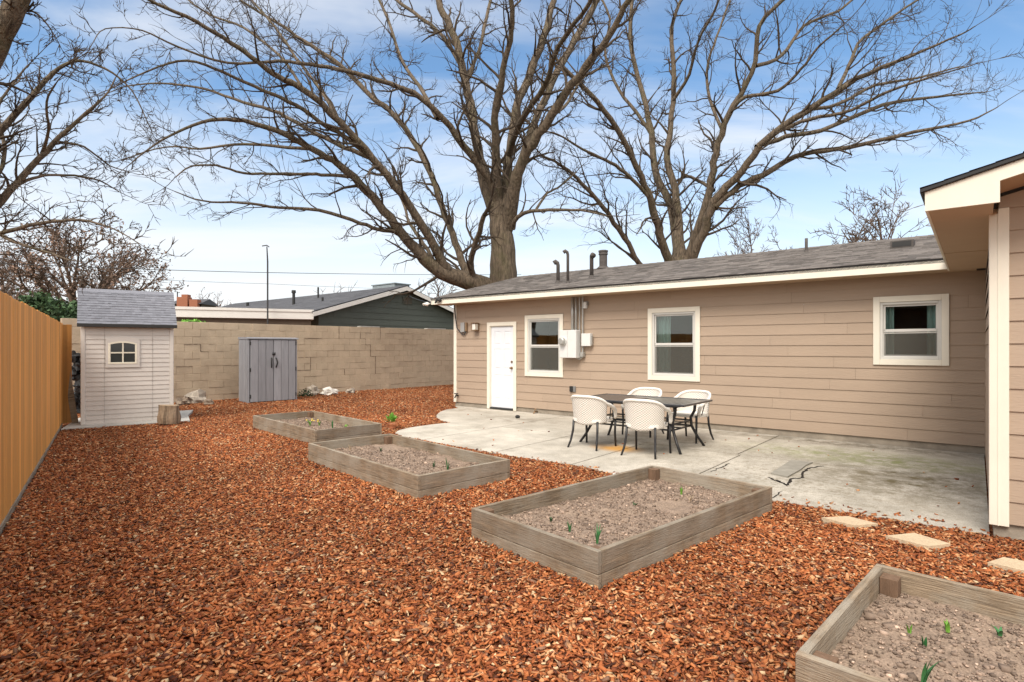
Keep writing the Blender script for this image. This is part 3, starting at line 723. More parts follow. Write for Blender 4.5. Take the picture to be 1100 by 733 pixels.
a, z = wall(577, 443.5); mb = MB(); mb.tube([(a, .01, z+.03), (a, -.1, z+.03), (a, -.13, z-.02)], .016, 8); mb.tube([(a, -.08, z+.03), (a, -.08, z+.08)], .008, 6); mb.tube([(a-.035, -.08, z+.085), (a+.035, -.08, z+.085)], .012, 8)
mb.build('garden_tap', M['brass'], house, smooth=True)
a, z = wall(492.5, 425); mb = MB(); mb.tube([(a, -.0, z), (a, -.1, z), (a, -.13, z-.05)], .017, 8); mb.tube([(a-.06, -.08, z+.05), (a+.06, -.08, z+.05)], .014, 8); mb.tube([(a, -.08, z), (a, -.08, z+.05)], .01, 6)
mb.build('garden_tap', M['blackrough'], house, smooth=True)

# --- roof pipes
def roof_pipe(px, py, hgt, r, elbow=0, name='vent_pipe', m='rust', cap=False):
    a, b, z = roofpt(px, py); mb = MB()
    if elbow:
        s = elbow
        mb.tube([(a, b, z-.1), (a, b, z+hgt-.07), (a+s*.012, b-.01, z+hgt-.02), (a+s*.045, b-.03, z+hgt+.01), (a+s*.085, b-.05, z+hgt-.02)], [r, r, r*1.15, r*1.3, r*1.3], 10)
    elif cap:
        mb.tube([(a, b, z-.1), (a, b, z+hgt-.12)], r, 16); mb.tube([(a, b, z+hgt-.12), (a, b, z+hgt-.09), (a, b, z+hgt-.07), (a, b, z+hgt-.05), (a, b, z+hgt-.01), (a, b, z+hgt)], [r*1.18, r*1.18, r*1.02, r*1.22, r*1.22, r*.9], 16)
    else: mb.tube([(a, b, z-.1), (a, b, z+hgt)], r, 10)
    o = mb.build(name, M[m], house, smooth=not cap)
    mb = MB(); mb.tube([(a, b, z-.02), (a, b, z+.05)], [r*1.9, r*1.15], 12); mb.build('flashing', M['rust'], o)
roof_pipe(599.5, 304, .47, .042, -1); roof_pipe(610, 304.5, .70, .032, -1); roof_pipe(635.5, 298.5, .50, .045, 1)
roof_pipe(648, 288.5, .48, .105, 0, 'flue', cap=True); roof_pipe(866.2, 271, .27, .028)
a, b, z = roofpt(969.5, 266); mb = MB(); mb.hexa([(a-.16, b-.14, z-.03), (a+.16, b-.14, z-.03), (a+.16, b+.2, z+.02), (a-.16, b+.2, z+.02), (a-.16, b-.14, z+.10), (a+.16, b-.14, z+.10), (a+.16, b+.2, z+.12), (a-.16, b+.2, z+.12)])
v = mb.build('roof_vent', M['rust'], house); mb = MB(); mb.box(a-.13, a+.13, b-.145, b-.141, z-.0, z+.085); mb.build('vent_opening', M['blackrough'], v)

# ------------------------------------------------------------------ fence
fo = F0 - FD*7.6
fz = math.atan2(FD.y, FD.x)
fence = thing('wooden_fence', 'tall new cedar board fence along the left edge of the yard', 'fence', (fo.x, fo.y, 0), fz)
mb = MB(); rs = random.Random(12); x = 0; LN = 7.6+7.45; bw = .14
while x < LN:
    t = rs.uniform(.70, 1.15); zt = 1.95+rs.uniform(-.010, .008); d = rs.uniform(-.003, .003)
    mb.box(x+.0015, x+bw-.0035, d,   .018+d, .08, zt, t, bev=.0025); x += bw
mb.build('board_panel', M['fence'], fence)
mb = MB(); mb.box(0, LN, -.004, .036, -.02, .075, 1.15, bev=.004); mb.build('kick_board', M['weath'], fence)
for z in (.4, 1.1, 1.75):
    mb = MB(); mb.box(0, LN, .022, .06, z, z+.09); mb.build('rail', M['fence'], fence)
for i in range(7):
    mb = MB(); mb.box(.3+i*2.4, .39+i*2.4, .061, .15, -.02, 1.93); mb.build('post', M['fence'], fence)
pe = fo + FD*(LN+.01)
fp = thing('fence_panel', 'short shaded end panel of brown boards where the cedar fence meets the block wall', 'fence', (pe.x, pe.y, 0), fz-R(28))
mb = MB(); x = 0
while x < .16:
    mb.box(x, x+.138, 0, .018, .05, 1.93+rs.uniform(-.01, .01), rs.uniform(.5, .7), bev=.002); x += .14  # lower tint puts the panel's shade into its brown boards
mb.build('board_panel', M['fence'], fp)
for z in (.4, 1.6):
    mb = MB(); mb.box(0, .27, .02, .06, z, z+.1); mb.build('rail', M['fence'], fp)

# ------------------------------------------------------------------ block wall
wz = math.atan2(WD.y, WD.x)
bw_ = thing('block_wall', 'cracked tan painted concrete block wall along the back of the yard', 'wall', (W0.x, W0.y, 0), wz)
mb = MB(); rs = random.Random(21); NC = 11
for r in range(NC):
    x = -.2 if r % 2 else 0; z0_ = -.02+r*.2
    while x < 24:
        d = rs.gauss(0, .0035); gx = .0015 if rs.random() < .6 else rs.uniform(.003, .009); gz = .001 if rs.random() < .5 else rs.uniform(.002, .008)
        mb.box(max(x, 0)+gx*.5, x+.4-gx*.5, d, .19, z0_+gz*.5, z0_+.2-gz*.5, rs.uniform(.96, 1.04), bev=.005); x += .4
mb.build('block_course', M['block'], bw_)
mb = MB(); mb.box(0, 24, .012, .18, -.02, NC*.2-.03); mb.build('mortar', M['mortar'], bw_)
mb = MB(); rs = random.Random(5)       # stepped cracks
def wcrack(pts):
    for i in range(len(pts)-1):
        (x0_, z0_), (x1_, z1_) = pts[i], pts[i+1]; n = 5
        for k in range(n):
            xa, xb = x0_+(x1_-x0_)*k/n, x0_+(x1_-x0_)*(k+1)/n; za, zb = z0_+(z1_-z0_)*k/n, z0_+(z1_-z0_)*(k+1)/n
            h = rs.uniform(.0015, .007)
            if abs(x1_-x0_) > abs(z1_-z0_): mb.box(xa, xb, -.009, .0, za-h, za+h)
            else: mb.box(xa-h, xa+h, -.009, 0, min(za, zb), max(za, zb))
def wl_(px, py):
    d = ray(px, py); nn = Vector((-WD.y, WD.x, 0)); t = W0.dot(nn)/d.dot(nn); p = d*t; return (Vector((p.x, p.y, 0))-W0).dot(WD), H+p.z
def snap(px, py):
    x, z = wl_(px, py); return round(x/.2)*.2, round((z+.02)/.2)*.2-.02
for chain in (((386, 357), (386, 366), (391, 373), (397, 373), (397, 384), (403, 395), (403, 400)), ((412, 352), (408, 358), (408, 366)), ((320, 383), (333, 383), (333, 396), (322, 396)), ((325, 365), (345, 365)),
              ((366, 352), (366, 362)), ((200, 366), (214, 366), (214, 374), (226, 374)), ((372, 396), (368, 404)), ((193, 392), (206, 392))):
    q = [snap(*p) for p in chain]; pts = [q[0]]
    for p in q[1:]:
        if p[0] != pts[-1][0] and p[1] != pts[-1][1]: pts.append((p[0], pts[-1][1]))
        pts.append(p)
    wcrack(pts)
mb.build('crack', mat('crack_shadow', (.15, .11, .08), .95), bw_)
mb = MB()
for (xa, xb) in ((387, 408), (459, 479)):
    x0_, _ = wl_(xa, 350); x1_, _ = wl_(xb, 350); mb.box(x0_, x1_, .0, .19, NC*.2-.018, NC*.2+.012, bev=.004)
mb.build('coping', M['slab'], bw_)

# ------------------------------------------------------------------ storage shed
s0 = G(86.5, 457.0, .05); s1 = G(186.5, 450.5, .05); sd_ = (s1-s0); SW = sd_.length; sz = math.atan2(sd_.y, sd_.x)
shed = thing('storage_shed', 'small beige resin garden shed with grey shingled roof and four pane window', 'shed', (s0.x, s0.y, .05), sz)
wh = 1.86; ow, oz0, oz1 = .50, .99+.02, 1.60
cx = SW*.435
mb = MB(); siding(mb, .07, SW-.07, 0, wh, .0885, [(cx-.2, cx+.2, 1.16, 1.56)], proud=.012, butt=99, seed=3, back=.002)
for xx in (.36, SW-.36):
    for i in range(2): mb.box(xx, xx+.004, -.0135, -.0115, 0, wh, .7)
mb.build('shed_wall', M['resin'], shed)
mb = MB(); mb.box(0, .07, -.02, .06, 0, wh, bev=.008); mb.box(SW-.07, SW, -.02, .06, 0, wh, bev=.008); mb.box(.07, SW-.07, -.016, .02, -.0, .03); mb.build('corner_trim', M['resin2'], shed)
mb = MB(); mb.box(.01, .03, .06, 1.2, 0, wh+.0); mb.box(SW-.03, SW-.01, .06, 1.2, 0, wh); mb.box(.03, SW-.03, 1.18, 1.2, 0, wh)
for X in (.02, SW-.02): mb.prismx([(0, wh), (.0, wh+.05), (.45, wh+.56), (.6, wh+.64), (.75, wh+.56), (1.2, wh+.05), (1.2, wh)], X-.01, X+.01)
mb.build('side_wall', M['resin'], shed)
# window surround with arched top
mb = MB(); x0, x1, y0, y1 = cx-.20, cx+.20, 1.16, 1.50; n = 14
def arch(x, r): return .055*(1-((x-cx)/r)**2)
for i in range(n):
    xa = cx-.27+.54*i/n; xb = cx-.27+.54*(i+1)/n
    ta, tb = y1+.10+arch(xa, .27), y1+.10+arch(xb, .27)
    def bot(x): return (y1+arch(x, .2)) if abs(x-cx) < .2 else y0
    if abs((xa+xb)/2-cx) < .2:
        ba, bb = y1+max(0, arch(xa, .2)), y1+max(0, arch(xb, .2))
        mb.hexa([(xa, -.03, ba), (xb, -.03, bb), (xb, -.012, bb), (xa, -.012, ba), (xa, -.03, ta), (xb, -.03, tb), (xb, -.012, tb), (xa, -.012, ta)])
        mb.box(xa, xb, -.03, -.012, y0-.10, y0)
    else: mb.hexa([(xa, -.03, y0-.10), (xb, -.03, y0-.10), (xb, -.012, y0-.10), (xa, -.012, y0-.10), (xa, -.03, ta), (xb, -.03, tb), (xb, -.012, tb), (xa, -.012, ta)])
sw_ = mb.build('window', M['resin'], shed)
mb = MB(); mb.box(cx-.012, cx+.012, -.026, -.004, y0, y1+.05); mb.box(x0+.005, x1-.005, -.025, -.004, (y0+y1)/2, (y0+y1)/2+.024)
mb.box(x0-.03, x0+.005, -.034, -.006, y0-.02, y1+.02, bev=.004); mb.box(x1-.005, x1+.03, -.034, -.006, y0-.02, y1+.02, bev=.004); mb.box(x0-.03, x1+.03, -.036, -.006, y0-.035, y0-.0, bev=.004)
for i in range(10):
    xa = x0-.0+.4*i/10; xb = x0+.4*(i+1)/10
    mb.hexa([(xa, -.034, y1+.03*(1-((xa-cx)/.2)**2)), (xb, -.034, y1+.03*(1-((xb-cx)/.2)**2)), (xb, -.006, y1+.03*(1-((xb-cx)/.2)**2)), (xa, -.006, y1+.03*(1-((xa-cx)/.2)**2)),
             (xa, -.034, y1+.03+.03*(1-((xa-cx)/.2)**2)), (xb, -.034, y1+.03+.03*(1-((xb-cx)/.2)**2)), (xb, -.006, y1+.03+.03*(1-((xb-cx)/.2)**2)), (xa, -.006, y1+.03+.03*(1-((xa-cx)/.2)**2))])
mb.build('muntin', mat('pale_muntin', (.70, .66, .55), .5), sw_)
mb = MB(); mb.box(x0, x1, .0, .01, y0, y1+.055); mb.build('pane', M['glassdark'], sw_)
mb = MB()
def sslope(y0_, z0_, y1_, z1_, ex, seed):
    pit = (z1_-z0_)/(y1_-y0_); shingles(mb, -ex, SW+ex, y0_, z0_, pit, y1_-y0_, exp=(y1_-y0_)/ (12 if seed == 1 else 1), tab=.13, th=.012, seed=seed, lo=.88, hi=1.12)
sslope(-.10, wh+.02, .46, wh+.62, .05, 1); sslope(.46, wh+.62, .6, wh+.70, .05, 2)
mb.prismx([(-.10, wh+.0), (-.10, wh+.018), (.46, wh+.618), (.6, wh+.698), (.74, wh+.618), (1.3, wh+.018), (1.3, wh+.0), (.74, wh+.58), (.6, wh+.66), (.46, wh+.58)], -.05, SW+.05, .8)
mb.prismx([(.5, wh+.66), (.6, wh+.735), (.7, wh+.66)], -.055, SW+.055, 1.15)
mb.build('shed_roof', M['resinroof'], shed)
mb = MB(); mb.box(-.052, SW+.052, -.118, -.095, wh-.035, wh+.028, bev=.004); mb.build('eave_trim', M['blackrough'], shed)
# slab below
q = [G(65.5, 464), G(204, 454.5), G(193, 446), G(120, 440), G(84, 446)]
mb = MB(); mb.prism([(p.x, p.y) for p in q[:2]] + [(p.x, p.y) for p in (G(204, 454.5)+Vector((-.55, .9, 0)), G(204, 454.5)+Vector((-1.0, 1.9, 0)), G(65.5, 464)+Vector((-.9, 1.6, 0)))], -.03, .05)
tag(mb.build('shed_slab', M['slab']), 'pale concrete slab under the beige garden shed', 'slab')
# split log
lp = G(181, 455.0, .05)
mb = MB(); rs = random.Random(8); n = 22; b = 0
for j in range(7):
    for i in range(n):
        th = 2*math.pi*i/n; rr = .14*(1+.14*noise.noise(Vector((math.cos(th)*2.2, math.sin(th)*2.2, j*.25)))+.07*math.sin(i*7.1)) * (1.0+.05*math.sin(j))
        mb.v.append((rr*1.25*math.cos(th), rr*.9*math.sin(th), .0+j*.058))
for j in range(6):
    for i in range(n): mb.f.append((j*n+i, j*n+(i+1) % n, (j+1)*n+(i+1) % n, (j+1)*n+i)); mb.t.append(1.0 if (i % 5) else .55)
mb.f.append(tuple(6*n+i for i in range(n))); mb.t.append(1.3)
lg = mb.build('log', M['logend'], loc=(lp.x, lp.y, .05), rot=(0, R(3), R(25))); tag(lg, 'weathered split log standing at the right front corner of the beige shed', 'log')
# planks leaning between fence and shed
for i, (px, py, tx, ln, lab, mm) in enumerate(((80.5, 457.5, -.13, 1.15, 'grey weathered plank leaning in the gap between shed and fence, nearest the shed', 'weath'),
                                            (77, 456, -.10, 1.3, 'second leaning plank in the shed gap, taller and behind the front one', 'weath2'))):
    p = G(px, py); mb = MB(); mb.box(-.05, .05, -.012, .012, 0, ln, bev=.003)
    o = mb.build('plank', M[mm], loc=(p.x, p.y+.02, .0), rot=(R(-8), tx, sz)); tag(o, lab, 'plank', 'planks behind the shed')
p = G(77, 447); mb = MB(); rs = random.Random(4)  # black lumps added to stand for the darkness of the shed gap
for i in range(34): mb.blob((rs.uniform(-.22, .14)*(1-.3*i/34), rs.uniform(-.1, .35), .06+1.25*i/34), (.10, .12, .12), seed=i, rough=.5)
o = mb.build('gap_darkness', M['blackrough'], loc=(p.x, p.y+.3, 0), rot=(0, 0, sz)); tag(o, 'lumpy black filler standing for the darkness between the shed and the fence', 'gap_darkness')

# ------------------------------------------------------------------ grey storage cabinet
c0 = G(266.5, 434.5); c1 = G(319.2, 430.8); cd = c1-c0; CWD = cd.length; cz = math.atan2(cd.y, cd.x); CH = 1.74; CD = .62
cab = thing('storage_cabinet', 'grey vertical storage cabinet with double doors against the block wall', 'cabinet', (c0.x, c0.y, 0), cz)
mb = MB(); rs = random.Random(3)
mb.box(0, .04, 0, CD, 0, CH-.03, bev=.006); mb.box(CWD-.04, CWD, 0, CD, 0, CH-.03, bev=.006); mb.box(.04, CWD-.04, CD-.03, CD, 0, CH-.03)
for k in range(4): mb.box(-.008, .0, .03+k*.15, .03+k*.15+.135, .05, CH-.05, rs.uniform(.85, 1.1), bev=.003)
mb.build('cabinet_body', M['cab'], cab)
hd = (CWD-.10)/2
for s in (0, 1):
    mb = MB(); xa = .05+s*hd
    for k in range(3):
        mb.box(xa+.004+k*(hd-.006)/3, xa+(k+1)*(hd-.006)/3-.006, -.03, -.004, .05, CH-.05, rs.uniform(.88, 1.12), bev=.006)
    mb.box(xa+.004, xa+hd-.004, -.012, .0, .05, CH-.05, .6)
    dr = mb.build('cabinet_door', M['cab'], cab)
    mb = MB(); hx = .05+hd+(-.06 if s == 0 else .06); q = [(hx+(.02 if s else -.02)*(1-abs(t)), -.03-.05*(1-t*t), 1.08+t*.13) for t in (-1, -.6, 0, .6, 1)]
    mb.tube(q, .017, 8); mb.build('handle', M['blackrough'], dr, smooth=True)
    for z in (.2, .9, 1.6):
        mb = MB(); hx = .05 if s == 0 else CWD-.05; mb.box(hx-.012, hx+.012, -.038, -.002, z-.05, z+.05, bev=.004); mb.build('hinge', M['blackrough'], dr)
mb = MB(); mb.blob((.05+hd, -.05, 1.31), (.05, .02, .03), rough=.2); mb.tube([(.05+hd-.03, -.05, 1.3), (.05+hd-.03, -.05, 1.36), (.05+hd+.03, -.05, 1.36), (.05+hd+.03, -.05, 1.3)], .007, 6); mb.build('padlock', M['blackrough'], cab)
mb = MB(); mb.prismx([(-.05, CH-.03), (-.05, CH+.0), (.1, CH+.02), (CD+.02, CH+.03), (CD+.02, CH-.03)], -.02, CWD+.02); mb.build('lid', M['cab'], cab)
mb = MB(); mb.prism([(-.15, -.05), (CWD+.05, -.05), (CWD+.05, .5), (-.15, .5)], -.02, .012); o = mb.build('paver_base', M['slab'], loc=(c0.x, c0.y, .004), rot=(0, 0, cz)); tag(o, 'flat grey pavers under the grey storage cabinet', 'paver')

# ------------------------------------------------------------------ raised beds
plant_n = 0
BEDZ = .245
def raised_bed(L_, F_, ln, wd, label, soil_seed, off=0.0):
    """L_: left corner, F_: next corner; length along L->F is ln, width wd to its left side"""
    d = (F_-L_).normalized(); ang = math.atan2(d.y, d.x)
    bed = thing('raised_bed', label, 'garden bed', (L_.x, L_.y, 0), ang, 'wooden raised garden beds')
    T = .038; rs = random.Random(soil_seed)
    def board(x0, y0, rz, length, z0, z1, t):
        mb = MB(); mb.box(0, length, 0, T, z0, z1, t, bev=.003)
        mb.build('side_board', M['weath'], bed, (x0, y0, 0), (0, 0, rz))
    for z0, z1 in ((-.04, .098), (.102, BEDZ)):
        o = rs.uniform(-.003, .003)
        board(0, 0+o, 0, ln, z0, z1, rs.uniform(.85, 1.15)); board(ln, wd-o, math.pi, ln, z0, z1, rs.uniform(.85, 1.15))
        board(T-.0, wd-T-.001, -math.pi/2, wd-2*T-.002, z0, z1, rs.uniform(.85, 1.15)) if False else board(0, wd-T-.001, -math.pi/2, wd-2*T-.002, z0, z1, rs.uniform(.8, 1.1))
        board(ln, T+.001, math.pi/2, wd-2*T-.002, z0, z1, rs.uniform(.8, 1.15))
    for (x, y) in ((T+.002, T+.002), (ln-T-.092, T+.002), (T+.002, wd-T-.092), (ln-T-.092, wd-T-.092)):
        mb = MB(); mb.box(x, x+.088, y, y+.088 if True else 0, 0, BEDZ-.012+rs.uniform(-.02, .004), bev=.004); mb.build('corner_post', M['weath2'], bed)
    # soil
    n1, n2 = int(ln/.035), int(wd/.035); vs = []; x0_, x1_, y0_, y1_ = T, ln-T, T, wd-T
    for j in range(n2+1):
        for i in range(n1+1):
            x = x0_+(x1_-x0_)*i/n1; y = y0_+(y1_-y0_)*j/n2
            z = .118+.024*noise.noise(Vector((x*2.5, y*2.5, soil_seed)))+.020*noise.noise(Vector((x*9, y*9, soil_seed+3)))+.012*noise.noise(Vector((x*24, y*24, soil_seed)))
            vs.append((x, y, z))
    vs = np.array(vs); ii, jj = np.meshgrid(np.arange(n1), np.arange(n2)); b = (jj*(n1+1)+ii).ravel()
    mesh_np('soil', vs, np.stack([b, b+1, b+n1+2, b+n1+1], 1), M['soil'], bed, smooth=True)
    # clods
    NB = 6500; cx_ = np.random.uniform(T, ln-T, NB); cy_ = np.random.uniform(T, wd-T, NB)
    sel = np.array([noise.noise(Vector((a*1.5, b_*1.5, soil_seed+9))) > -.35 for a, b_ in zip(cx_, cy_)]); cx_ = cx_[sel]; cy_ = cy_[sel]; NB = len(cx_)
    base = np.array([(-1,-1,-1),(1,-1,-1),(1,1,-1),(-1,1,-1),(-1,-1,1),(1,-1,1),(1,1,1),(-1,1,1)], float)
    sc = np.random.gamma(1.2, .0019, (NB, 1))+.0014; asp = np.random.uniform(.6, 1.5, (NB, 8, 3))
    v = base[None]*asp*sc[:, None, :]; v[:, :, 2] *= .7
    a = np.random.uniform(0, 6.28, NB); ca, sa = np.cos(a)[:, None], np.sin(a)[:, None]
    vx = v[:, :, 0]*ca-v[:, :, 1]*sa+cx_[:, None]; vy = v[:, :, 0]*sa+v[:, :, 1]*ca+cy_[:, None]
    zb = np.array([.118+.024*noise.noise(Vector((x*2.5, y*2.5, soil_seed)))+.020*noise.noise(Vector((x*9, y*9, soil_seed+3))) for x, y in zip(cx_, cy_)])
    vz = v[:, :, 2]+zb[:, None]+.004
    V = np.stack([vx, vy, vz], 2).reshape(-1, 3)
    f = np.array([(0,3,2,1),(4,5,6,7),(0,1,5,4),(1,2,6,5),(2,3,7,6),(3,0,4,7)]); Q = (f[None]+8*np.arange(NB)[:, None, None]).reshape(-1, 4)
    tn = np.repeat(np.random.choice([.55, .8, 1.0, 1.2, 1.5, 2.4], NB, p=[.15, .25, .25, .2, .12, .03]), 8)
    cols = np.stack([tn, tn, tn, np.ones_like(tn)], 1)
    o = mesh_np('soil_clods', V, Q, M['clod'], bed, cols); o['kind'] = 'stuff'
    return bed
b3 = raised_bed(G(506.4, 545.8, BEDZ), G(649.5, 595.2, BEDZ), 1.27, 2.42, 'middle raised bed with its corner pointing at the viewer, beside the patio edge', 3)
b2 = raised_bed(G(330.9, 476.2, BEDZ), G(454.4, 513.3, BEDZ), 2.58, 1.22, 'raised bed with dry clumps of soil between the farthest bed and the middle bed', 2)
b1 = raised_bed(G(271.6, 446.4, BEDZ), G(342, 463.4, BEDZ), 2.6, 1.14, 'farthest raised bed, near the grey cabinet, with yellow flowers in it', 1)
# nearest bed at the lower right
lb = G(941.6, 605.2, BEDZ); ll = G(854.2, 701.6, BEDZ); dd = (ll-lb).normalized(); LF = Vector((-dd.y, dd.x, 0))
if LF.y > 0: LF = -LF
b4 = raised_bed(ll, ll+LF, 2.6, (ll-lb).length, 'nearest raised bed at the bottom right corner with blue green sprouts', 4)
mb = MB(); p = G(659, 512.5, BEDZ-.03); mb.box(-.018, .018, -.006, .006, -.16, .045, bev=.002)
tag(mb.build('plant_stake', M['nwhite'], loc=(p.x, p.y-.02, BEDZ-.03), rot=(R(4), R(3), R(40))), 'short white plant marker standing against the rear board of the middle bed', 'marker')

def sprout(name, px, py, zs, h, n, lab, m='leafbl', spread=.35, wd=.008, seed=0, flower=None, cat='plant', grp='sprouting bulbs in the garden beds'):
    p = G(px, py, zs); rs = random.Random(seed); t = thing(name, lab, cat, p, 0, grp); mb = MB()
    for k in range(n):
        a = rs.uniform(0, 6.28); hh = h*rs.uniform(.65, 1.0); sp = spread*rs.uniform(.3, 1); w_ = wd*rs.uniform(.7, 1.2)
        d = Vector((math.cos(a), math.sin(a), 0)); s = Vector((-d.y, d.x, 0)); q = []
        for i in range(6):
            f = i/5; c = d*(sp*hh*f*f+.006) + Vector((0, 0, hh*(f-.12*f*f*sp))); ww = w_*(1-f**2.2)*(.7+.6*f if f < .5 else 1)+.0006
            q.append((c-s*ww, c+s*ww, c+d*.15*ww))
        for i in range(5):
            mb.poly([q[i][0], q[i][2], q[i+1][2], q[i+1][0]]); mb.poly([q[i][2], q[i][1], q[i+1][1], q[i+1][2]])
            mb.poly([q[i][1]-d*.0015, q[i][0]-d*.0015, q[i+1][0]-d*.0015, q[i+1][1]-d*.0015])
    mb.build('leaves', M[m], t, smooth=False)
    if flower:
        for k in range(flower):
            mb = MB(); a = rs.uniform(0, 6.28); c = Vector((math.cos(a)*h*.35*rs.random()*2, math.sin(a)*h*.3, h*rs.uniform(.75, 1.05))); mb.blob(c, (.014, .014, .012), seed=k, rough=.4, nu=6, nv=4)
            mb.build('flower', M['petal'], t)
    return t
S3 = .125
sprout('bulb_plant', 641.5, 584, S3, .14, 9, 'tallest green sprout in the middle bed, beside its front corner', seed=1, wd=.008)
sprout('bulb_plant', 612, 571, S3, .08, 8, 'small green sprout left of the tallest one, by the near board of the middle bed', seed=2, wd=.006)
sprout('bulb_plant', 592, 560, S3, .04, 7, 'tiny grey green seedling near the left end of the middle bed', 'leafdk', .8, seed=3)
sprout('bulb_plant', 682, 545, S3, .05, 9, 'low dark green tuft in the very centre of the middle bed', 'leafdk', .8, seed=4)
sprout('bulb_plant', 732, 532, S3, .09, 8, 'green sprout near the patio end of the middle bed, next to dry stems', 'leafgr', seed=5, wd=.006)
sprout('dry_weed', 741, 540, S3, .07, 9, 'dry straw coloured weed stems near the patio end of the middle bed', 'paver', .9, .003, seed=6, cat='weed')
sprout('bulb_plant', 481, 508, S3, .18, 7, 'tall thin blue green stem in the second farthest bed', seed=7, spread=.25, wd=.007)
sprout('bulb_plant', 466, 502, S3, .07, 6, 'short sprout left of the tall thin stem in the second farthest bed', 'leafdk', .5, seed=8)
sprout('bulb_plant', 409, 485, S3, .07, 7, 'faint sprout near the rear of the second farthest bed', 'leafdk', .6, seed=9)
sprout('dry_weed', 376, 484, S3, .10, 7, 'pale dry stems at the left end of the second farthest bed', 'paver', .6, .004, seed=10, cat='weed')
sprout('daffodil', 333, 458, S3, .13, 12, 'leftmost yellow flowered clump in the farthest bed', 'leafgr', .6, .008, seed=11, flower=4, cat='flower')
sprout('daffodil', 343, 457.5, S3, .10, 10, 'second yellow flowered clump, right beside the leftmost in the farthest bed', 'leafgr', .6, .008, seed=12, flower=5, cat='flower')
sprout('bulb_plant', 357, 460, S3, .15, 8, 'upright dark green sprout right of the yellow flowers in the farthest bed', seed=13, spread=.2, wd=.012)
sprout('bulb_plant', 371, 460.5, S3, .08, 14, 'low wide green tuft at the right of the farthest bed', 'leafgr', 1.0, .009, seed=14)
sprout('bulb_plant', 991, 737, S3, .16, 5, 'largest blue green shoot at the bottom edge in the nearest bed', seed=15, spread=.55, wd=.011)
sprout('bulb_plant', 993, 694, S3, .055, 3, 'stubby pointed green shoot in the centre of the nearest bed', 'leafbl', .2, .013, seed=16)
sprout('bulb_plant', 977, 680, S3, .05, 4, 'thin green shoot left of the stubby one in the nearest bed', 'leafgr', .3, .007, seed=17)
sprout('bulb_plant', 1018, 679, S3, .065, 4, 'two leaved light green shoot below the rear board of the nearest bed', 'leafgr', .4, .008, seed=18)
sprout('bulb_plant', 1074, 683, S3, .05, 4, 'small leaning green leaf at the right side of the nearest bed', 'leafbl', 1.2, .010, seed=19)
# pot with bright plant
p = G(421, 462.5)
pot = thing('plant_pot', 'small terracotta pot with bright green leafy plant at the patio tip', 'potted plant', p)
mb = MB(); mb.tube([(0, 0, 0), (0, 0, .10), (0, 0, .101), (0, 0, .125)], [.055, .075, .085, .085], 16); mb.build('pot', M['terra'], pot)
rs = random.Random(3); mb = MB()
for k in range(46):
    a = rs.uniform(0, 6.28); el = rs.uniform(.15, 1.4); r_ = rs.uniform(.07, .15); c = Vector((math.cos(a)*math.cos(el), math.sin(a)*math.cos(el), math.sin(el)))*r_ + Vector((0, 0, .15))
    d = (c-Vector((0, 0, .13))).normalized(); s = d.cross(Vector((0, 0, 1))).normalized()*.022; e = d*.05
    mb.poly([c-e, c+s, c+e, c-s], rs.uniform(.8, 1.2)); mb.poly([c-e-Vector((0, 0, .002)), c-s-Vector((0, 0, .002)), c+e-Vector((0, 0, .002)), c+s-Vector((0, 0, .002))])
mb.build('foliage', M['leafgr'], pot)

# ------------------------------------------------------------------ rocks, pavers, debris
def rock(px, py, r, m, lab, seed, cat='rock', name='rock'):
    p = G(px, py); mb = MB(); mb.blob((0, 0, r[2]*.5), r, seed=seed, rough=.45, nu=12, nv=8, flat=.2)
    o = mb.build(name, M[m], loc=(p.x, p.y, 0), rot=(0, 0, seed)); return tag(o, lab, cat, 'rocks lying along the block wall')
rock(211, 434, (.26, .15, .22), 'rock', 'large rough pale rock against the block wall right of the shed', 1)
rock(196, 436, (.2, .14, .14), 'rockd', 'low brown rock between the shed and the large pale rock', 2)
rock(224, 436, (.14, .1, .10), 'rockd', 'small brown rock right of the large pale rock', 6)
rock(336, 425.5, (.20, .14, .19), 'rock', 'square grey rock between the dark weed and the white rock', 3)
rock(354, 425, (.27, .15, .15), 'rockw', 'smooth white rock at the foot of the block wall', 4)
rock(377, 423, (.24, .14, .10), 'rock', 'flat grey rock right of the smooth white rock', 5)
rock(302, 430.8, (.12, .1, .04), 'rock', 'small flat stone at the front of the grey cabinet', 7)
p = G(328, 427); mb = MB(); rs = random.Random(9)
for k in range(260):
    a = rs.uniform(0, 6.28); el = rs.uniform(0, 1.5); r_ = rs.uniform(.1, .3); c = Vector((math.cos(a)*math.cos(el)*r_, math.sin(a)*math.cos(el)*r_*.6, abs(math.sin(el))*r_*.9))
    s = Vector((rs.uniform(-1, 1), rs.uniform(-1, 1), rs.uniform(-1, 1))).normalized()*.025; e = s.cross(Vector((rs.uniform(-1, 1), rs.uniform(-1, 1), 1))).normalized()*.02
    mb.poly([c-s, c+e, c+s, c-e], rs.uniform(.4, 1.2))
tag(mb.build('weed', M['leafdk'], loc=p), 'dark low weed growing by the right side of the grey cabinet', 'weed')
def paver(pts, lab):
    q = [G(*p, z=.06) for p in pts]; c = sum(q, Vector())/len(q); mb = MB(); mb.prism([((p-c).x, (p-c).y) for p in q], -.02, .06)
    o = mb.build('stepping_stone', M['paver'], loc=(c.x, c.y, 0)); tag(o, lab, 'stepping stone', 'tan concrete stepping stones in the bark')
paver([(882.5, 556), (918, 564.5), (943, 562.5), (911, 554.5)], 'tan stepping stone nearest the middle bed')
paver([(951, 575.5), (997.5, 587), (1021, 584), (982, 572.5)], 'tan stepping stone between the other two, in front of the patio corner')
paver([(1061, 604), (1100, 613), (1128, 608), (1078, 598.5)], 'tan stepping stone cut by the right edge of the picture')
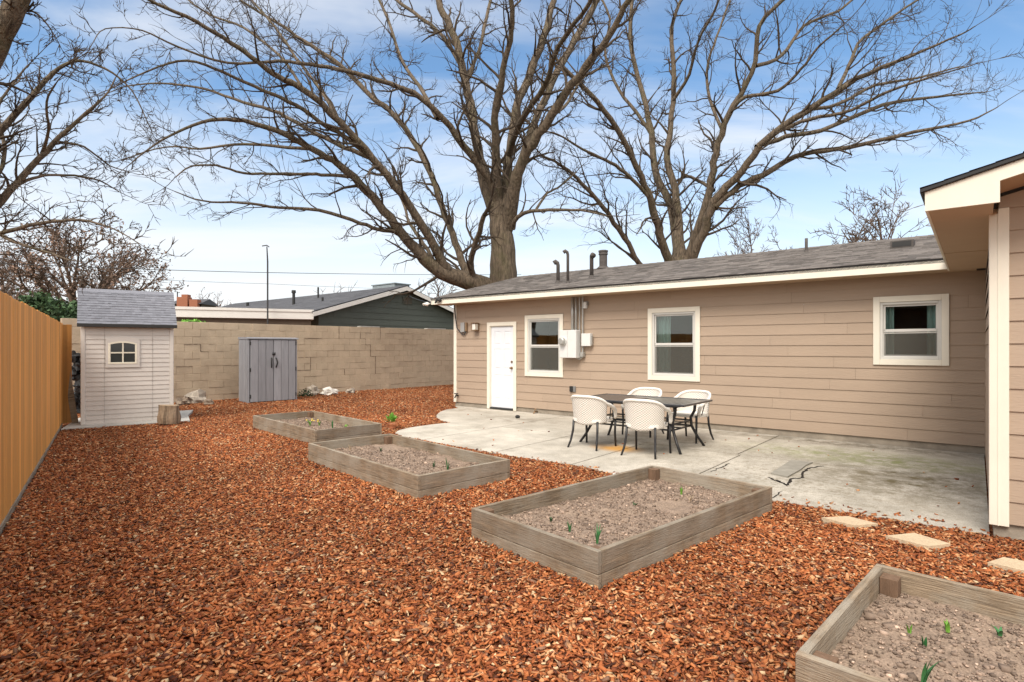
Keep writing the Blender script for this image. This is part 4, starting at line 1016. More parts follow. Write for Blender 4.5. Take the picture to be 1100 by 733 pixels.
p = G(556, 449.5, PZ); mb = MB(); mb.blob((0, 0, .03), (.05, .04, .035), seed=3)
tag(mb.build('rubber_ball', M['blackrough'], loc=p), 'small black lump lying on the patio before the white door', 'debris')

# ------------------------------------------------------------------ table and chairs
TC = hw(-.45, -2.20, PZ); TZ = .72-PZ; TL, TW = 1.80, 1.06
table = thing('patio_table', 'black metal rectangular patio table with slatted top and curved legs', 'table', TC, RZ)
mb = MB(); x0, x1, y0, y1 = -TL/2, TL/2, -TW/2, TW/2; fr = .05
mb.box(x0, x1, y0, y0+fr, TZ-.028, TZ, bev=.006); mb.box(x0, x1, y1-fr, y1, TZ-.028, TZ, bev=.006); mb.box(x0, x0+fr, y0+fr, y1-fr, TZ-.028, TZ, bev=.006); mb.box(x1-fr, x1, y0+fr, y1-fr, TZ-.028, TZ, bev=.006)
mb.box(-.025, .025, y0+fr, y1-fr, TZ-.028, TZ-.001)
n = 22; pw = (TL-2*fr)/n
for i in range(n):
    xa = x0+fr+i*pw
    if abs(xa+pw/2) < .03: continue
    mb.box(xa+.006, xa+pw-.006, y0+fr, y1-fr, TZ-.018, TZ-.006, bev=.003)
mb.build('tabletop', mat('black_table_enamel', (.022, .024, .030), .28, .1, 8, spec=.6, coat=.3), table)
for sx in (-1, 1):
    for sy in (-1, 1):
        mb = MB(); q = []; X, Y = .70*sx, .36*sy
        for z, o in ((TZ-.03, .0), (TZ-.16, -.01), (.42, -.06), (.30, -.05), (.14, .03), (.0, .12)): q.append((X+sx*o*.9, Y+sy*o*.6, z))
        mb.tube(q, [.022, .022, .021, .021, .019, .019], 10); mb.build('leg', M['black'], table, smooth=True)
mb = MB()
for z in (.30, .38):
    for sy in (-1, 1): mb.tube([(-.64, .33*sy, z), (.64, .33*sy, z)], .013, 8)
    for sx in (-1, 1): mb.tube([(.645*sx, -.33, z), (.645*sx, .33, z)], .013, 8)
mb.tube([(-.645, 0, .30), (.645, 0, .30)], .011, 8)
mb.build('stretcher', M['black'], table, smooth=True)
mb = MB(); 
for sy in (-1, 1): mb.box(-.72, .72, .38*sy-.01, .38*sy+.01, TZ-.06, TZ-.03)
for sx in (-1, 1): mb.box(.72*sx-.01, .72*sx+.01, -.38, .38, TZ-.06, TZ-.03)
mb.build('apron', M['black'], table)

def make_chair():
    ch = thing('patio_chair', 'white wicker patio chair', 'chair', (0, 0, 0), 0, 'white wicker patio chairs')
    # wicker back shell with thickness and uv
    RX, RY = .272, .255; nth, nz_ = 40, 14; verts = []; uvs = {}
    def top(th):                    # th 0 = back centre, +-1 = end of shell
        return .755-.10*abs(th)**2.8
    ve = []; fa = []; uv = []
    A = R(78)
    for side in (0, 1):
        for j in range(nz_+1):
            for i in range(nth+1):
                u = -1+2*i/nth; th = u*A; zb = .34+.04*abs(u); z = zb+(top(u)-zb)*j/nz_
                k = (1.0+.10*(z-.36)/.44) - (side*.035); x = math.copysign(abs(math.sin(th))**.85, th)*RX*k; y = -abs(math.cos(th))**.85*RY*k - .05*(z-.36)+.02
                ve.append((x, y, z)); uv.append((i*1.0, z*62))
    W_ = nth+1; NN = W_*(nz_+1)
    for side in (0, 1):
        for j in range(nz_):
            for i in range(nth):
                a = side*NN+j*W_+i; f = (a, a+1, a+W_+1, a+W_); fa.append(f if side == 0 else f[::-1])
    for i in range(nth):
        a = nz_*W_+i; fa.append((a, a+1, NN+a+1, NN+a)); a = i; fa.append((a+1, a, NN+a, NN+a+1))
    for j in range(nz_):
        a = j*W_; fa.append((a, a+W_, NN+a+W_, NN+a)); a = j*W_+nth; fa.append((a+W_, a, NN+a, NN+a+W_))
    me = bpy.data.meshes.new('backrest'); me.from_pydata(ve, [], fa); ul = me.uv_layers.new(name='UVMap')
    for lp_ in me.loops: ul.data[lp_.index].uv = uv[lp_.vertex_index]
    me.materials.append(M['wicker']); me.polygons.foreach_set('use_smooth', [True]*len(me.polygons))
    link(bpy.data.objects.new('backrest', me), ch)
    # rolled rim running into the arms
    mb = MB(); q = []
    for i in range(-16, 17):
        u = i/16; th = u*A; z = top(u); k = 1.0+.10*(z-.36)/.44; q.append((math.copysign(abs(math.sin(th))**.85, th)*RX*k*.985, -abs(math.cos(th))**.85*RY*k*.985-.05*(z-.36)+.02, z))
    l = q[0]; r = q[-1]
    def arm(p, s): return [(p[0]+s*.004, p[1]+.09, p[2]-.03), (p[0]+s*.0, p[1]+.18, p[2]-.065), (p[0]-s*.004, p[1]+.25, p[2]-.12), (p[0]-s*.012, p[1]+.275, p[2]-.20), (p[0]-s*.02, p[1]+.27, .415)]
    q = list(reversed(arm(l, -1))) + q + arm(r, 1)
    rr = [.020, .026, .028, .028, .027] + [.021]*33 + [.027, .028, .028, .026, .020]
    mb.tube(q, rr, 10); mb.build('arm_rim', M['wband'], ch, smooth=True)
    mb = MB(); pts = []
    for i in range(24):
        a = 2*math.pi*i/24; c_, s_ = math.cos(a), math.sin(a); e = .45
        pts.append((.245*math.copysign(abs(c_)**e, c_), .02+.245*math.copysign(abs(s_)**e, s_)))
    mb.prism(pts, .385, .425); mb.prism([(p[0]*.93, .02+(p[1]-.02)*.93) for p in pts], .425, .432); mb.build('seat', M['wband'], ch)
    for sx in (-1, 1):
        mb = MB(); mb.tube([(.20*sx, -.19, .40), (.205*sx, -.20, .25), (.22*sx, -.24, .10), (.24*sx, -.285, 0)], [.017, .017, .016, .014], 8); mb.build('leg', M['black'], ch, smooth=True)
        mb = MB(); mb.tube([(.25*sx, .24, .42), (.245*sx, .235, .2), (.25*sx, .25, 0)], [.018, .017, .015], 8); mb.build('leg', M['black'], ch, smooth=True)
        mb = MB(); mb.tube([(.245*sx, .08, .42), (.272*sx, .06, .55), (.285*sx, .04, .63)], .008, 6); mb.build('arm_support', M['black'], ch, smooth=True)
    return ch
ch0 = make_chair()
spots = [(-.90, -2.86, 0, 'white wicker chair seen from behind at the left near side of the table'),
         (-.02, -2.90, 4, 'closest white wicker chair, seen from behind at the right near side of the table'),
         (-.86, -1.30, 180, 'white wicker chair facing the viewer behind the middle of the black table'),
         (-.02, -1.36, 171, 'white wicker chair on the house side at the right end of the table')]
for i, (a, b, rz, lab) in enumerate(spots):
    c = ch0 if i == 0 else copy_tree(ch0)
    c.location = hw(a, b, PZ); c.rotation_euler = (0, 0, RZ+R(rz)); c['label'] = lab

# ------------------------------------------------------------------ bark chips over the yard
def inside(px, py, poly):
    c = np.zeros(len(px), bool); n = len(poly)
    for i in range(n):
        x0, y0 = poly[i]; x1, y1 = poly[(i+1) % n]
        if y0 == y1: continue
        m = ((y0 > py) != (y1 > py)); xi = (x1-x0)*(py-y0)/(y1-y0)+x0; c ^= m & (px < xi)
    return c
def bed_poly(bed, ln, wd, mrg):
    m = bed.location; a = bed.rotation_euler[2]; ca, sa = math.cos(a), math.sin(a)
    return [(m.x+x*ca-y*sa, m.y+x*sa+y*ca) for x, y in ((-mrg, -mrg), (ln+mrg, -mrg), (ln+mrg, wd+mrg), (-mrg, wd+mrg))]
NT = 2000000
X = np.random.uniform(-12, 8, NT); Y = np.random.uniform(1.1, 24, NT)
view = (np.abs(X) < Y*.93+1.6)
dens = np.minimum(1.0, (4.2/np.maximum(Y, 1))**.85); keep = view & (np.random.rand(NT) < dens)
fn = (X-F0.x)*FN.x+(Y-F0.y)*FN.y; keep &= fn < -.015
wn = Vector((-WD.y, WD.x, 0)); wv = (X-W0.x)*wn.x+(Y-W0.y)*wn.y; keep &= wv < .0
X, Y = X[keep], Y[keep]
ex = inside(X, Y, [(p.x, p.y) for p in ppts])
hp = [hw(A0+.02, 0), hw(A1-.06, 0), hw(A1-.06, WG), hw(A1+9, WG), hw(A1+9, 8), hw(A0+.02, 8)]; ex |= inside(X, Y, [(p.x, p.y) for p in hp])
for bd, ln, wd in ((b3, 1.27, 2.42), (b2, 2.58, 1.22), (b1, 2.6, 1.14), (b4, 2.6, (ll-lb).length)): ex |= inside(X, Y, bed_poly(bd, ln, wd, .004))
sp = [(p.x, p.y) for p in (G(65.5, 464), G(204, 454.5), G(204, 454.5)+Vector((-1.0, 1.9, 0)), G(65.5, 464)+Vector((-.9, 1.6, 0)))]; ex |= inside(X, Y, sp)
loc_b = (X-P0.x)*BH.x+(Y-P0.y)*BH.y
inp = inside(X, Y, [(p.x, p.y) for p in ppts])
spill = inp & ((np.random.rand(len(X)) < .0006) | ((loc_b < -4.08) & (np.random.rand(len(X)) < .05)))
onp = spill[~ex | spill]
X, Y = X[~ex | spill], Y[~ex | spill]; NCp = len(X); print('chips', NCp)
big = 1+.25*np.clip((Y-6)/10, 0, 1)
ln_ = np.random.gamma(3, .0038, NCp)+.006; ln_ = np.minimum(ln_, .05)*big*.88; wd_ = np.minimum(np.random.gamma(3, .0015, NCp)+.0028, .014)*big; th_ = np.random.uniform(.0012, .0045, NCp)
base = np.array([(-1,-1,-1),(1,-1,-1),(1,1,-1),(-1,1,-1),(-1,-1,1),(1,-1,1),(1,1,1),(-1,1,1)], float)
jit = 1+np.random.uniform(-.45, .25, (NCp, 8, 3)); v = base[None]*jit*np.stack([ln_, wd_, th_], 1)[:, None, :]
yaw = np.random.uniform(0, 2*np.pi, NCp); tl = np.random.normal(0, .30, NCp); rl = np.random.normal(0, .5, NCp)
def rot(v, c, s, i, j):
    a = v[:, :, i]*c[:, None]-v[:, :, j]*s[:, None]; b = v[:, :, i]*s[:, None]+v[:, :, j]*c[:, None]; v[:, :, i] = a; v[:, :, j] = b
rot(v, np.cos(rl), np.sin(rl), 1, 2); rot(v, np.cos(tl), np.sin(tl), 0, 2); rot(v, np.cos(yaw), np.sin(yaw), 0, 1)
zl = np.random.uniform(.004, .030, NCp)+.006*np.sin(X*1.3+1)*np.sin(Y*1.1)+.006
zl[onp] = PZ+.006
v[:, :, 0] += X[:, None]; v[:, :, 1] += Y[:, None]; v[:, :, 2] += zl[:, None]
pal = np.array([(.32, .098, .034), (.44, .155, .055), (.21, .062, .025), (.09, .032, .018), (.54, .27, .125), (.62, .44, .26), (.24, .13, .08), (.37, .118, .040)])
pi_ = np.random.choice(len(pal), NCp, p=[.22, .22, .14, .07, .15, .035, .055, .11]); patch = np.array([noise.noise(Vector((a*.55, b_*.55, 2)))+.5*noise.noise(Vector((a*2, b_*2, 7))) for a, b_ in zip(X, Y)])
col = .93*pal[pi_]*np.random.uniform(.75, 1.25, (NCp, 1))*(1+.28*patch[:, None])
cols = np.concatenate([np.repeat(col, 8, 0), np.ones((NCp*8, 1))], 1)
f = np.array([(0,3,2,1),(4,5,6,7),(0,1,5,4),(1,2,6,5),(2,3,7,6),(3,0,4,7)]); Q = (f[None]+8*np.arange(NCp)[:, None, None]).reshape(-1, 4)
o = mesh_np('bark_mulch', v.reshape(-1, 3), Q, M['chip'], None, cols)
tag(o, 'red brown shredded bark chips covering the whole yard', 'bark mulch', kind='stuff')
del v, Q, cols

# ------------------------------------------------------------------ trees
class Tubes:
    def __init__(s): s.g = {}
    def add(s, pts, rad, sides):
        s.g.setdefault((len(pts), sides), []).append((pts, rad))
    def build(s, name, m, parent):
        V = []; Q = []; off = 0
        for (n, k), L_ in s.g.items():
            P = np.array([a for a, _ in L_], float); r = np.array([b for _, b in L_], float); T = np.gradient(P, axis=1)
            T /= np.linalg.norm(T, axis=2, keepdims=True)+1e-9; ref = np.array([.37, .61, .29]); ref = ref/np.linalg.norm(ref)
            x = np.cross(T, ref); x /= np.linalg.norm(x, axis=2, keepdims=True)+1e-9; y = np.cross(T, x)
            an = 2*np.pi*np.arange(k)/k; ring = P[:, :, None]+r[:, :, None, None]*(np.cos(an)[None, None, :, None]*x[:, :, None]+np.sin(an)[None, None, :, None]*y[:, :, None])
            m_ = len(L_); V.append(ring.reshape(-1, 3)); i, j, c = np.meshgrid(np.arange(m_), np.arange(n-1), np.arange(k), indexing='ij'); b = off+i*n*k+j*k
            c2 = (c+1) % k; Q.append(np.stack([b+c, b+c2, b+k+c2, b+k+c], -1).reshape(-1, 4)); off += m_*n*k
        return mesh_np(name, np.concatenate(V), np.concatenate(Q), m, parent, smooth=True)
def rvec(rs): 
    while True:
        v = Vector((rs.uniform(-1, 1), rs.uniform(-1, 1), rs.uniform(-1, 1)))
        if .05 < v.length < 1: return v.normalized()
rmin_ = .008
def grow(tb, rs, p, d, ln, r, lev, up=.06, wig=.20, kids=(5, 4, 4), ratio=.5, ends=None):
    n = 6 if lev > 0 else 4; pts = [p.copy()]; q = p.copy(); dd = d.copy(); st = ln/(n-1)
    for i in range(n-1):
        dd = (dd + rvec(rs)*wig + Vector((0, 0, up))).normalized(); q = q+dd*st; pts.append(q.copy())
    rad = [r*(1-.72*i/(n-1)) for i in range(n)]
    tb.add([tuple(x) for x in pts], rad, 5 if r > .03 else 3)
    if lev == 0:
        if ends is not None: ends.append(q)
        return
    k = kids[len(kids)-lev] if lev <= len(kids) else kids[0]
    for c in range(k):
        f = rs.uniform(.2, 1.0); i = min(int(f*(n-1)), n-2); t = f*(n-1)-i; o = pts[i].lerp(pts[i+1], t); tg = (pts[i+1]-pts[i]).normalized()
        pr = tg.cross(rvec(rs)).normalized(); ang = rs.uniform(.45, 1.05); nd_ = (tg*math.cos(ang)+pr*math.sin(ang)).normalized()
        grow(tb, rs, o, nd_, ln*ratio*rs.uniform(.6, 1.25), max(r*.5*(1-.4*f), rmin_), lev-1, up, wig*1.1, kids, ratio, ends)
def traced_tree(name, label, base, limbs, Yb, seed, m, spacing, blen, lev, kids, root=None, rmin=.006, sides=10, up=.05):
    rs = random.Random(seed); t = thing(name, label, 'tree', (base[0], base[1], 0))
    org = Vector((base[0], base[1], 0)); placed = []; tr = Tubes(); tw = Tubes(); allseg = []
    for li, (pts, dep) in enumerate(limbs):
        x0, y0 = pts[0][0], pts[0][1]
        if placed:
            best = min(placed, key=lambda q: (q[0]-x0)**2+(q[1]-y0)**2); Ys = best[2]
        else: Ys = Yb
        tot = sum(math.hypot(pts[i+1][0]-pts[i][0], pts[i+1][1]-pts[i][1]) for i in range(len(pts)-1)); acc = 0; P = []; Rr = []
        fine = []
        for i in range(len(pts)-1):       # catmull-ish subdivision with a little wobble
            p0 = pts[max(i-1, 0)]; p1 = pts[i]; p2 = pts[i+1]; p3 = pts[min(i+2, len(pts)-1)]
            for s in range(4):
                u = s/4; cr_ = [.5*((2*p1[k])+(-p0[k]+p2[k])*u+(2*p0[k]-5*p1[k]+4*p2[k]-p3[k])*u*u+(-p0[k]+3*p1[k]-3*p2[k]+p3[k])*u**3) for k in range(3)]
                fine.append(cr_)
        fine.append(list(pts[-1]))
        for i, (x, y, r) in enumerate(fine):
            if i: acc += math.hypot(x-fine[i-1][0], y-fine[i-1][1])
            f = acc/max(tot, 1); Y = Ys+dep*f; wob = min(1, i/3)*r*.22*(1 if r < 9 else .25)
            q = at(x+rs.uniform(-1, 1)*wob, y+rs.uniform(-1, 1)*wob, Y); P.append(q-org); Rr.append(max(r*(.64 if r < 8 else .64+.30*min(1, (r-8)/5)), .45)*Y/F); placed.append((x, y, Y))
        tr.add([tuple(q) for q in P], Rr, sides)
        # branches off this limb
        clen = 0
        for i in range(2, len(P)):
            seg = (P[i]-P[i-1]); clen += seg.length
            while clen > spacing:
                clen -= spacing*rs.uniform(.6, 1.4); tg = seg.normalized(); pr = tg.cross(rvec(rs)).normalized(); ang = rs.uniform(.5, 1.15)
                d = (tg*math.cos(ang)+pr*math.sin(ang)+Vector((0, 0, .1))).normalized(); fr = i/len(P)
                if Rr[i]*2 > .62: continue
                ln = blen*rs.uniform(.45, 1.25)*(1.15-.45*fr); grow(tw, rs, P[i], d, ln, min(Rr[i]*.5, .036+.014*ln), lev, up, .34, kids)
        d = (P[-1]-P[-2]).normalized(); grow(tw, rs, P[-1], d, blen*.9, Rr[-1]*.9, lev, up, .15, kids)
    tr.build('trunk', M[m], t); tw.build('crown', M['twig'], t)
    return t
T1 = [
 ([(540, 345, 19), (540, 315, 17), (541, 285, 15), (539, 255, 13), (535, 228, 11.5), (531, 200, 8)], 0),
 ([(528, 312, 12.5), (508, 303, 11.6), (480, 295, 10.6), (460, 282, 9.5), (442, 262, 8.3), (418, 232, 7.5), (395, 205, 7), (365, 178, 6), (335, 160, 5), (300, 142, 4.5), (262, 130, 3.6), (225, 130, 2.8), (190, 142, 2), (160, 160, 1.4), (138, 178, .8)], -5),
 ([(488, 298, 9), (470, 272, 7.5), (431, 210, 6.5), (400, 170, 6), (365, 131, 5.5), (326, 96, 5), (300, 83, 4.5), (270, 62, 4), (240, 40, 3.5), (200, 18, 3), (160, 0, 2.5), (138, -14, 2)], -6),
 ([(506, 300, 7), (494, 275, 6), (484, 245, 5.5), (475, 223, 5), (457, 175, 4.7), (427, 127, 4.5), (400, 105, 4), (365, 70, 3.8), (326, 44, 3), (300, 26, 2.5), (270, 8, 2), (240, -12, 1.8)], 3),
 ([(534, 225, 7), (524, 192, 6.5), (505, 165, 6), (475, 128, 5), (444, 100, 4.5), (410, 88, 4), (370, 76, 3.5), (335, 70, 3), (300, 66, 2.5), (244, 68, 2), (190, 50, 1.6), (153, 33, 1.2), (113, 31, .9), (100, 46, .6)], -7),
 ([(532, 225, 11), (522, 195, 10), (513, 160, 8), (505, 110, 7), (497, 70, 6.5), (487, 38, 6), (474, 8, 5.5), (466, -18, 5)], 2),
 ([(497, 75, 3.6), (475, 38, 3.2), (450, 18, 3), (425, 0, 2.6), (408, -12, 2)], 3),
 ([(535, 215, 9), (531, 145, 6.5), (538, 88, 5.3), (548, 44, 4.5), (550, 10, 4.2), (546, -18, 4)], -3),
 ([(541, 225, 10), (546, 180, 8), (550, 140, 7), (562, 96, 6.5), (580, 52, 6), (592, 10, 5), (598, -18, 5)], 3),
 ([(545, 245, 11), (552, 205, 9.5), (562, 170, 8.5), (584, 135, 8), (614, 92, 7), (645, 52, 6), (671, 8, 5), (682, -18, 5)], -4),
 ([(556, 185, 6.5), (580, 118, 6), (606, 65, 5.5), (628, 26, 5), (645, -8, 4.5)], 5),
 ([(545, 170, 5.5), (560, 130, 5), (585, 92, 4.5), (600, 50, 4), (632, 5, 3.5), (640, -12, 3.4)], -6),
 ([(512, 305, 5.5), (506, 282, 5), (513, 255, 4.5), (521, 230, 4)], -2),
 ([(547, 250, 5), (556, 234, 3.6), (572, 227, 3), (595, 226, 2.6), (622, 226, 2), (652, 232, 1.2)], -3),
 ([(575, 227, 2.4), (588, 208, 2), (602, 200, 1.6), (618, 186, 1.2)], 2),
 ([(432, 250, 3.6), (405, 246, 3.2), (387, 240, 3), (343, 226, 2.8), (300, 223, 2.4), (260, 218, 2), (218, 216, 1.4), (188, 206, .8)], -3),
 ([(378, 190, 3.2), (350, 188, 2.8), (330, 187, 2.6), (300, 187, 2.4), (262, 186, 2), (232, 178, 1.7), (205, 179, 1.4), (188, 191, .8)], -3),
 ([(398, 170, 4), (370, 158, 3.8), (330, 138, 3.4), (300, 122, 3), (262, 110, 2.5), (220, 96, 2), (180, 90, 1.5), (140, 92, 1.1), (116, 100, .7)], 3),
 ([(405, 176, 4), (375, 150, 3.8), (350, 135, 3.5), (318, 113, 3.2), (284, 98, 2.8), (240, 78, 2.4), (201, 65, 2), (160, 76, 1.4), (118, 96, .8)], -4),
 ([(470, 128, 3.6), (455, 100, 3.2), (432, 66, 2.8), (420, 30, 2.4), (404, -8, 2)], 4),
 ([(507, 120, 4), (500, 90, 3.4), (515, 55, 3), (522, 20, 2.8), (530, -12, 2.5)], 4),
 ([(365, 131, 3), (345, 98, 2.6), (318, 62, 2.3), (296, 30, 2), (270, 0, 1.6)], 5),
 ([(326, 96, 2.6), (300, 60, 2.2), (262, 30, 2), (226, 16, 1.6), (196, -4, 1.2)], 4),
 ([(335, 160, 3), (300, 158, 2.6), (262, 155, 2.2), (215, 160, 1.7), (178, 158, 1.2), (130, 172, .8)], 3),
 ([(470, 290, 4), (455, 262, 3.2), (440, 240, 2.6), (432, 215, 2), (418, 190, 1.4)], 3),
 ([(592, 126, 3), (610, 110, 2.5), (625, 85, 2), (650, 70, 1.5)], 4),
]
tb = at(540, 373, 19)
traced_tree('bare_elm_tree', 'huge bare multi limbed tree behind the left end of the ranch house', (tb.x, tb.y), T1, 19, 5, 'bark', .40, 1.45, 2, (4, 3))
T2 = [
 ([(731, 310, 14), (730, 285, 12), (729, 262, 9), (727, 213, 6.5), (717, 170, 5.5), (722, 123, 4.5), (724, 71, 4), (722, 28, 3), (736, -10, 2.5)], 2),
 ([(722, 292, 8), (712, 262, 7.2), (706, 240, 7), (699, 215, 6), (684, 180, 5), (656, 128, 4.5), (627, 95, 4), (604, 71, 3), (596, 60, 2)], -4),
 ([(728, 275, 7), (720, 222, 6.3), (704, 188, 6), (700, 142, 5), (686, 85, 4), (677, 38, 3.5), (680, -12, 3)], 4),
 ([(735, 290, 8), (746, 255, 6.8), (762, 203, 6.2), (769, 165, 5.6), (783, 123, 5), (808, 78, 4), (816, 28, 3.5), (845, -4, 3), (856, -18, 2.4)], -3),
 ([(740, 290, 8), (755, 250, 7.4), (767, 217, 7), (797, 184, 6), (826, 147, 5.5), (883, 109, 5), (920, 85, 4), (977, 61, 2.5), (1030, 38, 1.4), (1048, 28, .8)], -6),
 ([(768, 222, 5), (795, 200, 5), (826, 184, 4.8), (864, 165, 4), (911, 159, 3.5), (982, 142, 2.8), (1040, 130, 1.8), (1072, 115, .8)], -3),
 ([(812, 158, 4), (845, 147, 3.8), (883, 140, 3.5), (949, 113, 3), (1006, 104, 2), (1060, 99, .8)], 3),
 ([(900, 96, 3.2), (912, 70, 2.8), (922, 47, 2.5), (945, 28, 2.2), (972, 9, 1.8), (1000, -8, 1.4)], 3),
 ([(812, 71, 3.2), (840, 60, 3), (864, 28, 2.5), (900, 12, 2), (925, -8, 1.8)], 4),
 ([(868, 118, 3), (900, 112, 2.8), (940, 92, 2.4), (985, 84, 1.8), (1030, 72, 1)], 4),
 ([(840, 140, 3), (870, 128, 3), (915, 118, 2.6), (960, 96, 2.2), (1010, 80, 1.4), (1045, 70, .8)], -4),
 ([(703, 150, 3.6), (690, 130, 3), (665, 96, 2.6), (650, 60, 2.2), (655, 20, 2), (640, -10, 1.6)], 3),
 ([(722, 110, 3), (740, 80, 2.6), (750, 45, 2.2), (768, 10, 2), (775, -12, 1.6)], -3),
 ([(776, 140, 3), (762, 105, 2.6), (760, 70, 2.2), (770, 40, 1.9), (784, 0, 1.5)], 3),
 ([(700, 215, 3), (672, 186, 3), (650, 172, 2.6), (625, 160, 2), (600, 145, 1.4), (580, 140, .8)], -3),
 ([(700, 300, 5), (686, 282, 4.4), (671, 256, 4.2), (656, 234, 4), (640, 214, 3.6), (620, 192, 3), (600, 176, 2.4), (582, 167, 1.4)], -3),
 ([(767, 205, 3), (742, 190, 2.6), (726, 195, 2)], 2),
 ([(783, 123, 3), (800, 105, 3), (835, 98, 2.6), (860, 75, 2.2), (880, 50, 1.8), (905, 28, 1.2)], -3),
]
tb = at(730, 373, 23)
traced_tree('bare_elm_tree', 'wide spreading bare tree behind the middle of the ranch house roof', (tb.x, tb.y), T2, 23, 9, 'bark', .46, 1.7, 2, (5, 3))
T3 = [
 ([(-75, 400, 26), (-70, 300, 24), (-60, 200, 20), (-35, 110, 15), (-8, 55, 12.5), (10, 20, 12), (30, -25, 11)], -1),
 ([(-66, 240, 10), (-35, 190, 8), (-8, 150, 5.5), (26, 113, 4.5), (57, 79, 3.2), (81, 66, 2.5), (113, 74, 1.8), (142, 98, 1.2), (160, 135, .8)], 1.5),
 ([(-68, 290, 10), (-35, 252, 8), (-5, 222, 6.3), (26, 188, 5), (57, 155, 4), (85, 128, 2.8), (112, 104, 1.6), (124, 84, 1)], 1),
 ([(-64, 280, 8), (-35, 265, 5), (-5, 253, 3.8), (44, 240, 3), (87, 237, 2.2), (122, 246, 1.2), (150, 262, .7)], -1),
 ([(15, 200, 3), (35, 192, 2.4), (60, 188, 2), (100, 192, 1.5), (128, 206, .8)], 1),
 ([(45, 165, 2.8), (52, 140, 2.2), (50, 110, 1.8), (60, 90, 1.2)], -1),
 ([(-30, 185, 4), (-5, 190, 3.4), (5, 160, 3), (-3, 120, 2.4), (10, 95, 1.8), (30, 70, 1.2)], 1),
 ([(0, 252, 3), (20, 262, 2.6), (48, 270, 2), (75, 280, 1.2)], -1),
 ([(10, 20, 2), (35, 12, 1.6), (55, 32, 1)], .5),
 ([(60, 152, 2), (90, 158, 1.6), (118, 178, 1.1), (140, 185, .7)], 1),
]
tb = at(-75, 373, 10.5)
traced_tree('bare_elm_tree', 'bare tree leaning in from the left edge above the cedar fence', (tb.x, tb.y), T3, 10.5, 15, 'bark', .20, .8, 2, (4, 3))

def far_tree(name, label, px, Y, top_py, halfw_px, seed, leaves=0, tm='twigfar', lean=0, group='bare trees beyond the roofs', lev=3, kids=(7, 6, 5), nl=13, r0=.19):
    rs = random.Random(seed); bx = (px-CX)*Y/F; t = thing(name, label, 'tree', (bx, Y, 0), 0, group)
    Ht = H+(HY-top_py)*Y/F; Wd = halfw_px*Y/F; tr = Tubes(); tw = Tubes(); ends = []
    global rmin_
    rmin_ = .024 if Y < 50 else .03
    fork = Ht*.38; pts = [(lean*i*.15, 0, fork*i/5) for i in range(6)]; tr.add(pts, [r0*(1.25-.05*i) for i in range(6)], 8)
    for k in range(nl):
        a = 2*math.pi*k/nl+rs.uniform(-.3, .3); el = rs.uniform(.35, 1.35); d = Vector((math.cos(a)*math.cos(el)+lean*.3, math.sin(a)*math.cos(el), math.sin(el))).normalized()
        reach = 1/math.sqrt((d.x**2+d.y**2)/Wd**2+(d.z/(Ht-fork*.9))**2)
        grow(tw, rs, Vector((lean*.75, 0, fork*rs.uniform(.7, 1))), d, reach*.88, r0*.5, lev, .03, .17, kids, .42, ends)
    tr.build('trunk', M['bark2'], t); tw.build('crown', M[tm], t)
    if leaves:
        rs2 = np.random.RandomState(seed); E = np.array([tuple(e) for e in ends]); n = leaves; c = E[rs2.randint(0, len(E), n)]+rs2.normal(0, .12, (n, 3))
        d1 = rs2.normal(0, 1, (n, 3)); d1 /= np.linalg.norm(d1, axis=1, keepdims=True); d2 = np.cross(d1, rs2.normal(0, 1, (n, 3))); d2 /= np.linalg.norm(d2, axis=1, keepdims=True)
        s = rs2.uniform(.04, .09, (n, 1)); V = np.stack([c-d1*s, c+d2*s*.6, c+d1*s, c-d2*s*.6], 1).reshape(-1, 3); Q = np.arange(n*4).reshape(-1, 4)
        tn = np.repeat(rs2.uniform(.6, 1.4, n), 4); mesh_np('leaves', V, Q, M['leafbrown'], t, np.stack([tn, tn, tn, np.ones_like(tn)], 1))
    return t
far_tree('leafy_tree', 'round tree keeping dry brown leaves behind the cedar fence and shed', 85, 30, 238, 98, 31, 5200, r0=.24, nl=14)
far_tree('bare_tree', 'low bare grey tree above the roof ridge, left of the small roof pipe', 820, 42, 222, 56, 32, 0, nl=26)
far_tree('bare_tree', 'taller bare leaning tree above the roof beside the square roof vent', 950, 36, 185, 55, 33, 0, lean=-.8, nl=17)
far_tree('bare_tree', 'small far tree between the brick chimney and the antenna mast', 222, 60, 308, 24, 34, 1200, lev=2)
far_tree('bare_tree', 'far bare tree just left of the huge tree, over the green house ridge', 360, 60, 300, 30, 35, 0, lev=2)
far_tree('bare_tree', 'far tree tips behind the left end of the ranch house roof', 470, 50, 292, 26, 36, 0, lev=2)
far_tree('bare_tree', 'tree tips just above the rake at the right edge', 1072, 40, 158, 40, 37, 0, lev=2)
far_tree('bare_tree', 'far bare tree behind the left fence, below the leaning branches', 5, 42, 268, 60, 38, 2500, nl=10)

